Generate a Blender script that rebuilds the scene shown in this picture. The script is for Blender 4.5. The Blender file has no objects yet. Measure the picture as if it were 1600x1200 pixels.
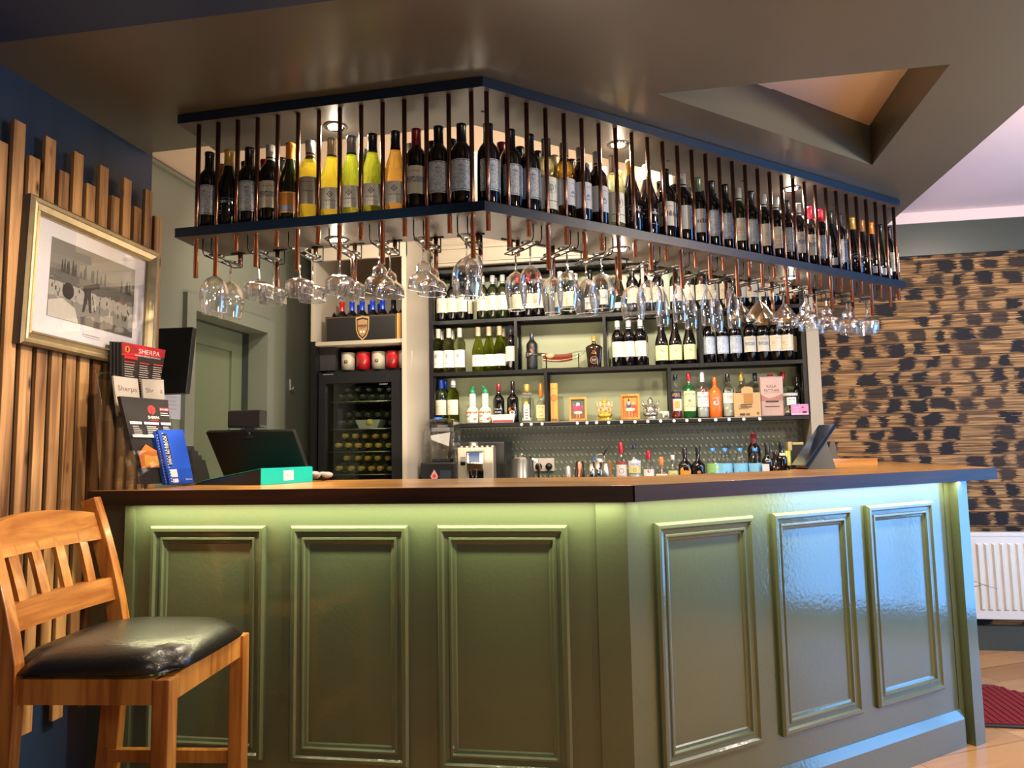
import bpy, bmesh, math, random
from mathutils import Vector, Matrix
from mathutils.geometry import tessellate_polygon
random.seed(7)
S = bpy.context.scene
COL = S.collection
PI = math.pi

# ------------------------------------------------------------------ camera
FPX = 1122.6695
CAM_O = Vector((0.0, 0.0, 1.2130595))
_p, _r, _t = 0.09182361, 0.01804240, 0.16352662
_U0 = Vector((0, -math.sin(_p), math.cos(_p))); _R0 = Vector((1, 0, 0))
_F = Vector((0, math.cos(_p), math.sin(_p)))
_R = _R0*math.cos(_r) - _U0*math.sin(_r)
_U = _R0*math.sin(_r) + _U0*math.cos(_r)
_M = Matrix.Rotation(_t, 3, 'Z')
CF, CR, CU = _M @ _F, _M @ _R, _M @ _U
cd = bpy.data.cameras.new('camera'); cam = bpy.data.objects.new('camera', cd); COL.objects.link(cam)
cd.sensor_width = 36.0; cd.lens = FPX*36.0/1600.0; cd.clip_start = 0.02
cam.matrix_world = Matrix(((CR.x, CU.x, -CF.x, CAM_O.x), (CR.y, CU.y, -CF.y, CAM_O.y), (CR.z, CU.z, -CF.z, CAM_O.z), (0, 0, 0, 1)))
S.camera = cam

# ------------------------------------------------------------------ world, exposure
w = bpy.data.worlds.new('world'); S.world = w; w.use_nodes = True
w.node_tree.nodes['Background'].inputs[0].default_value = (0.75, 0.85, 1.0, 1)
w.node_tree.nodes['Background'].inputs[1].default_value = 0.05
S.view_settings.view_transform = 'Standard'; S.view_settings.look = 'None'
S.view_settings.gamma = 1.0; S.view_settings.use_curve_mapping = False
S.view_settings.exposure = 0.0
cy = S.cycles
cy.use_denoising = True
cy.caustics_reflective = False; cy.caustics_refractive = False
cy.max_bounces = 8; cy.diffuse_bounces = 3; cy.glossy_bounces = 4; cy.transmission_bounces = 6
cy.transparent_max_bounces = 32; cy.sample_clamp_indirect = 4.0; cy.sample_clamp_direct = 0.0

WARM = (1.0, 0.78, 0.52); WHITEW = (1.0, 0.87, 0.70)
def light(kind, name, loc, energy, color, aim=None, **kw):
    d = bpy.data.lights.new(name, kind); d.energy = energy; d.color = color
    for k, v in kw.items(): setattr(d, k, v)
    o = bpy.data.objects.new(name, d); COL.objects.link(o); o.location = loc
    if aim is not None:
        o.rotation_euler = (Vector(aim)-Vector(loc)).to_track_quat('-Z', 'Y').to_euler()
    return o
# unseen spots, added to light the slats, stool, bar front and board wall
light('SPOT', 'unseen_room_spot', (-1.22, 1.70, 2.44), 16, WARM, aim=(-1.80, 2.15, .75), spot_size=1.35, spot_blend=0.75, shadow_soft_size=0.05)
light('SPOT', 'unseen_room_spot', (0.15, 1.72, 2.44), 210, WARM, aim=(-1.95, 2.15, 1.15), spot_size=0.95, spot_blend=0.7, shadow_soft_size=0.04)
light('SPOT', 'unseen_room_spot', (0.35, 0.0, 2.46), 22, WARM, aim=(0.1, 2.2, 0.7), spot_size=1.9, spot_blend=0.9, shadow_soft_size=0.08)
light('SPOT', 'unseen_room_spot', (2.35, 3.4, 2.62), 45, WHITEW, aim=(2.15, 4.5, 0.9), spot_size=2.3, spot_blend=0.9, shadow_soft_size=0.05)
# unseen point lights, added to brighten the ceilings
for px_, py_, pe in ((0.9, -0.6, 60), (2.5, 2.3, 170), (1.75, 1.35, 22)):
    light('POINT', 'added_fill_point', (px_, py_, {22: 1.05, 170: 2.2}.get(pe, 1.7)), pe, WHITEW, shadow_soft_size=0.14)
# unseen bar ceiling spots; the first is added to brighten the door wall
light('SPOT', 'unseen_bar_spot', (-1.55, 3.35, 2.64), 42, WHITEW, aim=(-2.25, 4.6, 1.5), spot_size=2.2, spot_blend=0.9, shadow_soft_size=0.06)
for lx, ly, e in ( (-0.75, 3.35, 108), (0.15, 3.65, 108), (0.75, 4.05, 80)):
    light('SPOT', 'unseen_bar_spot', (lx, ly, 2.64), e, WHITEW, aim=(lx+.05, 4.95, 1.45), spot_size=2.5, spot_blend=0.8, shadow_soft_size=0.06)
light('AREA', 'added_bar_uplight', (-0.7, 3.6, 1.15), 30, (1.0, 0.82, 0.62), aim=(-0.65, 3.65, 2.69), shape='RECTANGLE', size=1.6, size_y=0.8)  # added uplight behind the bar, brightens the ceiling above it
# strip lights under the counter overhang
def strip(p0, p1, e):
    m = (Vector(p0)+Vector(p1))/2; d = Vector(p1)-Vector(p0)
    o = light('AREA', 'under_counter_strip', m, e, (1.0, 0.92, 0.52), shape='RECTANGLE', size=d.length, size_y=0.012)
    o.rotation_euler = (0, 0, math.atan2(d.y, d.x))
strip((-1.70, 2.226, 1.046), (-0.03, 2.243, 1.046), 9.0)
strip((0.010, 2.258, 1.046), (1.365, 3.328, 1.046), 8.0)

# ------------------------------------------------------------------ helpers
def at_plane(px, py, n, c):
    d = CF + CR*((px-800)/FPX) - CU*((py-600)/FPX); n = Vector(n)
    return CAM_O + d*((c-n.dot(CAM_O))/n.dot(d))
def at_v(px, py, v): return at_plane(px, py, (0, 1, 0), v)
def at_u(px, py, u): return at_plane(px, py, (1, 0, 0), u)
def at_z(px, py, z): return at_plane(px, py, (0, 0, 1), z)

MATS = {}
def lin(h):
    h = h.lstrip('#'); c = [int(h[i:i+2], 16)/255 for i in (0, 2, 4)]
    return tuple((x/12.92 if x <= .04045 else ((x+.055)/1.055)**2.4) for x in c)
def newmat(name):
    m = bpy.data.materials.new(name); m.use_nodes = True; MATS[name] = m
    nt = m.node_tree; return m, nt, nt.nodes['Principled BSDF']
def pm(name, color, rough=.5, metal=0., coat=0., spec=.5, noise=0., nscale=20, bump=0., bscale=60, emit=None, estr=0., trans=0.):
    if name in MATS: return MATS[name]
    if isinstance(color, str): color = lin(color)
    m, nt, b = newmat(name); N = nt.nodes; L = nt.links
    b.inputs['Base Color'].default_value = (*color, 1); b.inputs['Roughness'].default_value = rough
    b.inputs['Metallic'].default_value = metal; b.inputs['Coat Weight'].default_value = coat
    b.inputs['Coat Roughness'].default_value = .08; b.inputs['Specular IOR Level'].default_value = spec
    b.inputs['Transmission Weight'].default_value = trans
    if emit: b.inputs['Emission Color'].default_value = (*emit, 1); b.inputs['Emission Strength'].default_value = estr
    tc = N.new('ShaderNodeTexCoord')
    if noise > 0:
        n = N.new('ShaderNodeTexNoise'); n.inputs['Scale'].default_value = nscale; n.inputs['Detail'].default_value = 4
        L.new(tc.outputs['Object'], n.inputs['Vector'])
        mx = N.new('ShaderNodeMix'); mx.data_type = 'RGBA'
        mx.inputs['A'].default_value = (*[c*(1-noise) for c in color], 1); mx.inputs['B'].default_value = (*[min(1, c*(1+noise)) for c in color], 1)
        L.new(n.outputs['Fac'], mx.inputs['Factor']); L.new(mx.outputs['Result'], b.inputs['Base Color'])
    if bump > 0:
        n = N.new('ShaderNodeTexNoise'); n.inputs['Scale'].default_value = bscale; n.inputs['Detail'].default_value = 3
        L.new(tc.outputs['Object'], n.inputs['Vector'])
        bp = N.new('ShaderNodeBump'); bp.inputs['Strength'].default_value = bump; bp.inputs['Distance'].default_value = .003
        L.new(n.outputs['Fac'], bp.inputs['Height']); L.new(bp.outputs['Normal'], b.inputs['Normal'])
        if coat: L.new(bp.outputs['Normal'], b.inputs['Coat Normal'])
    return m
def flat(c):                      # printed colour on paper / plastic
    return pm('print_'+c.strip('#'), c, .55, noise=.04, nscale=90)

def wood(name, dark, light_, axis=2, rough=.45, scale=1., coat=0., knots=True, spec=.4):
    if name in MATS: return MATS[name]
    m, nt, b = newmat(name); N = nt.nodes; L = nt.links
    tc = N.new('ShaderNodeTexCoord'); oi = N.new('ShaderNodeObjectInfo')
    add = N.new('ShaderNodeVectorMath'); add.operation = 'ADD'
    mul = N.new('ShaderNodeVectorMath'); mul.operation = 'SCALE'; mul.inputs['Scale'].default_value = 13.
    cmb = N.new('ShaderNodeCombineXYZ')
    for i in range(3): L.new(oi.outputs['Random'], cmb.inputs[i])
    L.new(cmb.outputs[0], mul.inputs[0]); L.new(tc.outputs['Object'], add.inputs[0]); L.new(mul.outputs[0], add.inputs[1])
    mp = N.new('ShaderNodeMapping'); s = [38*scale]*3; s[axis] = 2.2*scale; mp.inputs['Scale'].default_value = s
    L.new(add.outputs[0], mp.inputs['Vector'])
    n = N.new('ShaderNodeTexNoise'); n.inputs['Scale'].default_value = 1.; n.inputs['Detail'].default_value = 6; n.inputs['Distortion'].default_value = .8
    L.new(mp.outputs[0], n.inputs['Vector'])
    mp2 = N.new('ShaderNodeMapping'); s = [9*scale]*3; s[axis] = .9*scale; mp2.inputs['Scale'].default_value = s
    L.new(add.outputs[0], mp2.inputs['Vector'])
    n2 = N.new('ShaderNodeTexNoise'); n2.inputs['Scale'].default_value = 1.; n2.inputs['Detail'].default_value = 2; L.new(mp2.outputs[0], n2.inputs['Vector'])
    ad = N.new('ShaderNodeMath'); ad.operation = 'ADD'; L.new(n.outputs['Fac'], ad.inputs[0]); L.new(n2.outputs['Fac'], ad.inputs[1])
    cr = N.new('ShaderNodeValToRGB'); cr.color_ramp.elements[0].position = .38; cr.color_ramp.elements[1].position = .62
    hf = N.new('ShaderNodeMath'); hf.operation = 'MULTIPLY'; hf.inputs[1].default_value = .5; L.new(ad.outputs[0], hf.inputs[0])
    cr.color_ramp.elements[0].color = (*lin(dark), 1); cr.color_ramp.elements[1].color = (*lin(light_), 1)
    L.new(hf.outputs[0], cr.inputs['Fac'])
    last = cr.outputs['Color']
    if knots:
        v = N.new('ShaderNodeTexVoronoi'); v.inputs['Scale'].default_value = 1.
        mp3 = N.new('ShaderNodeMapping'); s = [14.]*3; s[axis] = 5.; mp3.inputs['Scale'].default_value = s
        L.new(add.outputs[0], mp3.inputs['Vector']); L.new(mp3.outputs[0], v.inputs['Vector'])
        k = N.new('ShaderNodeMapRange'); k.inputs['From Min'].default_value = .05; k.inputs['From Max'].default_value = .16
        L.new(v.outputs['Distance'], k.inputs['Value'])
        mx = N.new('ShaderNodeMix'); mx.data_type = 'RGBA'; mx.inputs['A'].default_value = (*[c*.35 for c in lin(dark)], 1)
        L.new(k.outputs[0], mx.inputs['Factor']); L.new(last, mx.inputs['B']); last = mx.outputs['Result']
    L.new(last, b.inputs['Base Color'])
    b.inputs['Roughness'].default_value = rough; b.inputs['Coat Weight'].default_value = coat; b.inputs['Coat Roughness'].default_value = .12
    b.inputs['Specular IOR Level'].default_value = spec
    bp = N.new('ShaderNodeBump'); bp.inputs['Strength'].default_value = .25; bp.inputs['Distance'].default_value = .002
    L.new(n.outputs['Fac'], bp.inputs['Height']); L.new(bp.outputs['Normal'], b.inputs['Normal'])
    return m

def thin_glass(name, tint=(.97, .98, .98), edge=.85, base=.06, rough=.02, gloss=(1, 1, 1), power=2.5, body=None, bodyw=0.):
    if name in MATS: return MATS[name]
    m = bpy.data.materials.new(name); m.use_nodes = True; MATS[name] = m
    nt = m.node_tree; N = nt.nodes; L = nt.links; N.clear()
    out = N.new('ShaderNodeOutputMaterial'); tr = N.new('ShaderNodeBsdfTransparent'); gl = N.new('ShaderNodeBsdfGlossy')
    tr.inputs[0].default_value = (*tint, 1); gl.inputs['Roughness'].default_value = rough; gl.inputs['Color'].default_value = (*gloss, 1)
    lw = N.new('ShaderNodeLayerWeight'); lw.inputs['Blend'].default_value = .5
    pw = N.new('ShaderNodeMath'); pw.operation = 'POWER'; pw.inputs[1].default_value = power
    L.new(lw.outputs['Facing'], pw.inputs[0])
    mr = N.new('ShaderNodeMapRange'); mr.inputs['To Min'].default_value = base; mr.inputs['To Max'].default_value = edge
    L.new(pw.outputs[0], mr.inputs['Value'])
    mix = N.new('ShaderNodeMixShader'); L.new(mr.outputs[0], mix.inputs[0]); L.new(gl.outputs[0], mix.inputs[2])
    src = tr.outputs[0]
    if body:
        tl = N.new('ShaderNodeBsdfTranslucent'); tl.inputs[0].default_value = (*body, 1)
        m2 = N.new('ShaderNodeMixShader'); m2.inputs[0].default_value = bodyw
        L.new(tr.outputs[0], m2.inputs[1]); L.new(tl.outputs[0], m2.inputs[2]); src = m2.outputs[0]
    L.new(src, mix.inputs[1]); L.new(mix.outputs[0], out.inputs[0])
    return m

class MB:
    """collects geometry for one mesh object"""
    def __init__(s): s.v = []; s.f = []; s.m = []; s.sm = []
    def add(s, vs, fs, mat=0, smooth=False):
        o = len(s.v); s.v += [tuple(x) for x in vs]
        for f in fs: s.f.append(tuple(i+o for i in f)); s.m.append(mat); s.sm.append(smooth)
        return s
    def box(s, lo, hi, mat=0, M=None, ch=0.):
        x0, y0, z0 = lo; x1, y1, z1 = hi
        if ch > 0:
            c = min(ch, abs(x1-x0)*.45, abs(y1-y0)*.45, abs(z1-z0)*.45)
            bm = bmesh.new(); bmesh.ops.create_cube(bm, size=1.)
            for q in bm.verts: q.co = Vector(((x0+x1)/2+q.co.x*(x1-x0), (y0+y1)/2+q.co.y*(y1-y0), (z0+z1)/2+q.co.z*(z1-z0)))
            bmesh.ops.bevel(bm, geom=bm.edges[:], offset=c, segments=2, affect='EDGES', profile=.6)
            bm.verts.index_update()
            vs = [q.co.copy() for q in bm.verts]; fs = [[q.index for q in f.verts] for f in bm.faces]; bm.free()
        else:
            vs = [Vector(p) for p in ((x0, y0, z0), (x1, y0, z0), (x1, y1, z0), (x0, y1, z0), (x0, y0, z1), (x1, y0, z1), (x1, y1, z1), (x0, y1, z1))]
            fs = [(0, 3, 2, 1), (4, 5, 6, 7), (0, 1, 5, 4), (1, 2, 6, 5), (2, 3, 7, 6), (3, 0, 4, 7)]
        if M is not None: vs = [M @ q for q in vs]
        return s.add(vs, fs, mat)
    def lathe(s, prof, seg=24, mats=None, mat=0, M=None, smooth=True, cap=False, sx=1., sy=1., ribs=0, ribd=0., ribrange=(0, 0)):
        vs = []; fs = []
        for i, (r, z) in enumerate(prof):
            for k in range(seg):
                a = 2*PI*k/seg; rr = r
                if ribs and ribrange[0] <= i <= ribrange[1]: rr = r*(1+ribd*(1 if k % 2 else -1))
                q = Vector((rr*math.cos(a)*sx, rr*math.sin(a)*sy, z)); vs.append(M @ q if M is not None else q)
        for i in range(len(prof)-1):
            mm = mats[i] if mats else mat
            s.add([], [], 0)
            for k in range(seg):
                k2 = (k+1) % seg
                fs.append(((i*seg+k, i*seg+k2, (i+1)*seg+k2, (i+1)*seg+k), mm))
        o = len(s.v); s.v += [tuple(q) for q in vs]
        for f, mm in fs: s.f.append(tuple(x+o for x in f)); s.m.append(mm); s.sm.append(smooth)
        if cap:
            s.f.append(tuple(o+k for k in reversed(range(seg)))); s.m.append(mats[0] if mats else mat); s.sm.append(False)
            s.f.append(tuple(o+(len(prof)-1)*seg+k for k in range(seg))); s.m.append(mats[-1] if mats else mat); s.sm.append(False)
        return s
    def tube(s, pts, r, seg=8, mat=0, closed=False, r1=None, M=None):
        pts = [Vector(p) for p in pts]
        if M is not None: pts = [M @ p for p in pts]
        n = len(pts); o = len(s.v); prev = None
        for i, p in enumerate(pts):
            if closed: t = pts[(i+1) % n]-pts[i-1]
            else: t = (pts[min(i+1, n-1)]-pts[max(i-1, 0)])
            t.normalize()
            if prev is None:
                a = Vector((0, 0, 1)) if abs(t.z) < .9 else Vector((1, 0, 0)); prev = a
            x = (prev - t*prev.dot(t)).normalized(); prev = x; y = t.cross(x)
            rr = r if r1 is None else r+(r1-r)*i/(n-1)
            for k in range(seg):
                a = 2*PI*k/seg; s.v.append(tuple(p+x*(rr*math.cos(a))+y*(rr*math.sin(a))))
        m_ = n if closed else n-1
        for i in range(m_):
            j = (i+1) % n
            for k in range(seg):
                k2 = (k+1) % seg
                s.f.append((o+i*seg+k, o+i*seg+k2, o+j*seg+k2, o+j*seg+k)); s.m.append(mat); s.sm.append(True)
        if not closed:
            s.f.append(tuple(o+k for k in reversed(range(seg)))); s.m.append(mat); s.sm.append(False)
            s.f.append(tuple(o+(n-1)*seg+k for k in range(seg))); s.m.append(mat); s.sm.append(False)
        return s
    def prism(s, poly, z0, z1, mat=0, M=None, side=None):
        n = len(poly); vs = [Vector((x, y, z0)) for x, y in poly]+[Vector((x, y, z1)) for x, y in poly]
        if M is not None: vs = [M @ q for q in vs]
        area = sum(poly[i][0]*poly[(i+1) % n][1]-poly[(i+1) % n][0]*poly[i][1] for i in range(n))
        fs = [tuple(reversed(range(n))), tuple(range(n, 2*n))]+[(i, (i+1) % n, n+(i+1) % n, n+i) for i in range(n)]
        if area < 0: fs = [tuple(reversed(f)) for f in fs]
        return s.add(vs, fs, mat)
    def sweep_rect(s, pts, wv, th, mat=0):
        """rectangular bar following pts; wv = width vector, th = thickness list or number"""
        pts = [Vector(p) for p in pts]; wv = Vector(wv); o = len(s.v); n = len(pts)
        for i, p in enumerate(pts):
            t = (pts[min(i+1, n-1)]-pts[max(i-1, 0)]).normalized(); nn = t.cross(wv).normalized()
            h = (th[i] if isinstance(th, (list, tuple)) else th)/2
            for a, b in ((-.5, -1), (.5, -1), (.5, 1), (-.5, 1)): s.v.append(tuple(p+wv*a+nn*(b*h)))
        for i in range(n-1):
            for k in range(4):
                k2 = (k+1) % 4; s.f.append((o+i*4+k, o+i*4+k2, o+i*4+4+k2, o+i*4+4+k)); s.m.append(mat); s.sm.append(False)
        s.f.append((o+3, o+2, o+1, o)); s.m.append(mat); s.sm.append(False)
        s.f.append(tuple(o+(n-1)*4+k for k in range(4))); s.m.append(mat); s.sm.append(False)
        return s
    def ball(s, c, r, mat=0, seg=12, rings=8, sc=(1, 1, 1)):
        vs = []; c = Vector(c)
        prof = [(max(1e-5, math.sin(PI*i/rings))*r, -math.cos(PI*i/rings)*r) for i in range(rings+1)]
        M = Matrix.Translation(c) @ Matrix.Diagonal((*sc, 1))
        return s.lathe(prof, seg, mat=mat, M=M)
    def build(s, name, mats, parent=None, loc=None, rot=None, bevel=0., fix=True):
        me = bpy.data.meshes.new(name); me.from_pydata(s.v, [], s.f)
        if not isinstance(mats, (list, tuple)): mats = [mats]
        for m in mats: me.materials.append(m)
        me.polygons.foreach_set('material_index', s.m); me.polygons.foreach_set('use_smooth', s.sm)
        me.update()
        if fix:
            bm = bmesh.new(); bm.from_mesh(me); bmesh.ops.remove_doubles(bm, verts=bm.verts[:], dist=1e-5)
            bmesh.ops.recalc_face_normals(bm, faces=bm.faces[:]); bm.to_mesh(me); bm.free()
        o = bpy.data.objects.new(name, me); COL.objects.link(o)
        if parent is not None: o.parent = parent
        if loc is not None: o.location = loc
        if rot is not None: o.rotation_euler = rot
        if bevel > 0:
            md = o.modifiers.new('bevel', 'BEVEL'); md.width = bevel; md.segments = 2; md.limit_method = 'ANGLE'; md.angle_limit = .6
        return o

def tag(o, label, cat, group=None):
    o['label'] = label; o['category'] = cat
    if group: o['group'] = group
    return o
def thing(name, label, cat, loc=(0, 0, 0), rz=0., group=None, rot=None):
    o = bpy.data.objects.new(name, None); COL.objects.link(o); o.empty_display_size = .05
    o.location = loc; o.rotation_euler = rot if rot is not None else (0, 0, rz)
    return tag(o, label, cat, group)
def struct(o): o['kind'] = 'structure'; return o
def copy_tree(o, parent=None):
    c = o.copy(); COL.objects.link(c); c.parent = parent
    for ch in list(o.children): copy_tree(ch, c)
    return c

# ------------------------------------------------------------------ flat artwork (labels, signs, leaflets)
_TX = {}
def text_polys(s):
    if s in _TX: return _TX[s]
    cu = bpy.data.curves.new('t', 'FONT'); cu.body = s; cu.size = 1.; cu.resolution_u = 2
    ob = bpy.data.objects.new('t', cu); COL.objects.link(ob)
    dg = bpy.context.evaluated_depsgraph_get(); dg.update()
    me = bpy.data.meshes.new_from_object(ob.evaluated_get(dg))
    vs = [(v.co.x, v.co.y) for v in me.vertices]; fs = [tuple(p.vertices) for p in me.polygons]
    bpy.data.objects.remove(ob); bpy.data.curves.remove(cu); bpy.data.meshes.remove(me)
    _TX[s] = (vs, fs); return _TX[s]
class Art:
    def __init__(s): s.e = []
    def poly(s, pts, c): s.e.append((c, pts, [tuple(range(len(pts)))])); return s
    def rect(s, x0, y0, x1, y1, c, n=1):
        pts = []; fs = []
        for i in range(n+1):
            x = x0+(x1-x0)*i/n; pts += [(x, y0), (x, y1)]
        for i in range(n): fs.append((2*i, 2*i+2, 2*i+3, 2*i+1))
        s.e.append((c, pts, fs)); return s
    def disc(s, x, y, rx, c, ry=None, n=20):
        ry = ry or rx; return s.poly([(x+rx*math.cos(2*PI*k/n), y+ry*math.sin(2*PI*k/n)) for k in range(n)], c)
    def ring(s, x, y, r0, r1, c, n=24, ay=1.):
        pts = []; fs = []
        for k in range(n):
            a = 2*PI*k/n; pts += [(x+r0*math.cos(a), y+ay*r0*math.sin(a)), (x+r1*math.cos(a), y+ay*r1*math.sin(a))]
        for k in range(n): j = (k+1) % n; fs.append((2*k, 2*k+1, 2*j+1, 2*j))
        s.e.append((c, pts, fs)); return s
    def text(s, t, x, y, h, c, w=None, left=False):
        vs, fs = text_polys(t); x0 = min(v[0] for v in vs); x1 = max(v[0] for v in vs); y0 = min(v[1] for v in vs); y1 = max(v[1] for v in vs)
        k = h/(y1-y0); kx = (w/(x1-x0)) if w else k
        off = 0 if left else (x1-x0)*kx/2
        s.e.append((c, [(x+(a-x0)*kx-off, y+(b-y0)*k) for a, b in vs], fs)); return s
    def lines(s, x0, x1, y0, dy, n, h, c, jit=.3):
        for i in range(n):
            e = (x1-x0)*random.random()*jit; s.rect(x0+e/2, y0-i*dy, x1-e/2, y0-i*dy+h, c)
        return s
    def build(s, name, mapper, parent, layer=.00025, loc=None, rot=None, mats=None):
        mb = MB(); ml = []; mi = {}
        for i, (c, pts, fs) in enumerate(s.e):
            if c not in mi: mi[c] = len(ml); ml.append(MATS[c] if c in MATS else flat(c))
            mb.add([mapper(x, y, i*layer) for x, y in pts], fs, mi[c])
        return mb.build(name, ml, parent, loc, rot, fix=False)
def on_cyl(r, sy=1.):
    return lambda s, t, h: Vector(((r+h)*math.sin(s/r), -(r+h)*math.cos(s/r)*sy, t))
def on_front(y0=0.):              # faces -y
    return lambda s, t, h: Vector((s, y0-h, t))
ORD = ['first', 'second', 'third', 'fourth', 'fifth', 'sixth', 'seventh', 'eighth', 'ninth', 'tenth', 'eleventh', 'twelfth', 'thirteenth', 'fourteenth', 'fifteenth', 'sixteenth', 'seventeenth', 'eighteenth', 'nineteenth', 'twentieth']
def nth(i, n):
    if i < n/2: return (ORD[i]+' from the left') if i else 'leftmost'
    k = n-1-i
    return (ORD[k]+' from the right') if k else 'rightmost'

# ================================================================== MATERIALS
FZ = -0.025                       # floor level
green = pm('sage_green_gloss', (0.080, 0.106, 0.058), rough=.45, coat=1., bump=.16, bscale=70, noise=.06, nscale=4)
_b = MATS['sage_green_gloss'].node_tree.nodes['Principled BSDF']; _b.inputs['Coat Roughness'].default_value = .09; _b.inputs['Coat IOR'].default_value = 1.7
green_dull = pm('sage_green_wall', (0.205, 0.220, 0.170), rough=.42, bump=.08, bscale=40, noise=.05, nscale=3)
green_panel = pm('sage_green_shelf_back', (0.38, 0.41, 0.25), rough=.35, noise=.05, nscale=3)
navy = pm('navy_paint', (0.004, 0.013, 0.034), rough=.32, bump=.08, bscale=50, noise=.15, nscale=5)
navy_wall = pm('navy_wall_paint', (0.010, 0.028, 0.075), rough=.5, bump=.08, bscale=60, noise=.1, nscale=4)
olive = pm('olive_ceiling_paint', (0.112, 0.106, 0.080), rough=.33, bump=.05, bscale=9, noise=.06, nscale=3)
dark_green = pm('dark_green_paint', (0.045, 0.055, 0.045), rough=.35, noise=.08, nscale=6)
cream = pm('cream_paint', (0.40, 0.35, 0.27), rough=.45, noise=.03, nscale=5)
ceil_cream = pm('cream_ceiling_paint', (0.78, 0.63, 0.48), rough=.7, noise=.03, nscale=3)
ceil_white = pm('white_ceiling_paint', (0.82, 0.67, 0.65), rough=.7, noise=.02, nscale=3)
steel_blk = pm('black_steel', (0.012, 0.012, 0.012), rough=.35, metal=.3, noise=.2)
blk = pm('black_plastic', (0.010, 0.010, 0.011), rough=.35, noise=.1)
blk_gloss = pm('black_gloss', (0.006, 0.006, 0.007), rough=.08, coat=.5)
chrome = pm('chrome', (0.75, 0.73, 0.70), rough=.12, metal=1., noise=.05)
brushed = pm('brushed_steel', (0.52, 0.49, 0.44), rough=.32, metal=.9, noise=.08, nscale=50)
copper = pm('copper', (0.27, 0.135, 0.10), rough=.22, metal=1., noise=.25, nscale=18)
white_paint = pm('white_enamel', (0.74, 0.71, 0.64), rough=.35, noise=.02)
lampm = pm('lamp_glow', (1, 1, 1), emit=(1.0, 0.86, 0.62), estr=38.)
oak = wood('oak_top', '#a06a34', '#dba054', axis=0, rough=.28, coat=.3, knots=False)
oak_edge = wood('dark_stained_edge', '#160a04', '#3a1b0c', axis=0, rough=.5, coat=.0, knots=False)
pine = wood('pine_slat', '#5c3a20', '#c79866', axis=2, rough=.5)
stool_oak = wood('stool_oak', '#8a4e1c', '#c98a42', axis=2, rough=.38, coat=.15, knots=False)
leather = pm('black_leather', (0.012, 0.010, 0.009), rough=.34, coat=.25, bump=.35, bscale=85, noise=.15)
def gloss_wall():
    m, nt, b = newmat('embossed_green_panel'); N = nt.nodes; L = nt.links
    b.inputs['Base Color'].default_value = (0.115, 0.135, 0.095, 1); b.inputs['Roughness'].default_value = .30
    tc = N.new('ShaderNodeTexCoord'); mp = N.new('ShaderNodeMapping'); mp.inputs['Scale'].default_value = (1, 0, 1)
    L.new(tc.outputs['Object'], mp.inputs['Vector']); sp = N.new('ShaderNodeSeparateXYZ'); L.new(mp.outputs[0], sp.inputs[0])
    def M(op, a, bb=None, c=None):
        q = N.new('ShaderNodeMath'); q.operation = op
        for i, x in enumerate((a, bb, c)):
            if x is None: continue
            if isinstance(x, (int, float)): q.inputs[i].default_value = x
            else: L.new(x, q.inputs[i])
        return q.outputs[0]
    sx = M('SINE', M('ADD', M('MULTIPLY', sp.outputs['X'], 190.), M('MULTIPLY', sp.outputs['Z'], 95.)))
    sz = M('SINE', M('MULTIPLY', sp.outputs['Z'], 130.))
    h = M('MAXIMUM', M('MULTIPLY', M('MAXIMUM', sx, 0.), M('MAXIMUM', sz, 0.)), 0.)
    cm_ = N.new('ShaderNodeMix'); cm_.data_type = 'RGBA'; cm_.inputs['A'].default_value = (0.115, 0.130, 0.095, 1); cm_.inputs['B'].default_value = (0.34, 0.36, 0.28, 1)
    sr = N.new('ShaderNodeMapRange'); sr.inputs['From Min'].default_value = .35; sr.inputs['From Max'].default_value = .75; sr.inputs['To Max'].default_value = .8; L.new(h, sr.inputs['Value'])
    L.new(sr.outputs[0], cm_.inputs['Factor']); L.new(cm_.outputs['Result'], b.inputs['Base Color'])
    bp = N.new('ShaderNodeBump'); bp.inputs['Strength'].default_value = .5; bp.inputs['Distance'].default_value = .004
    L.new(h, bp.inputs['Height']); L.new(bp.outputs[0], b.inputs['Normal'])
    return m
emb = gloss_wall()
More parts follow.
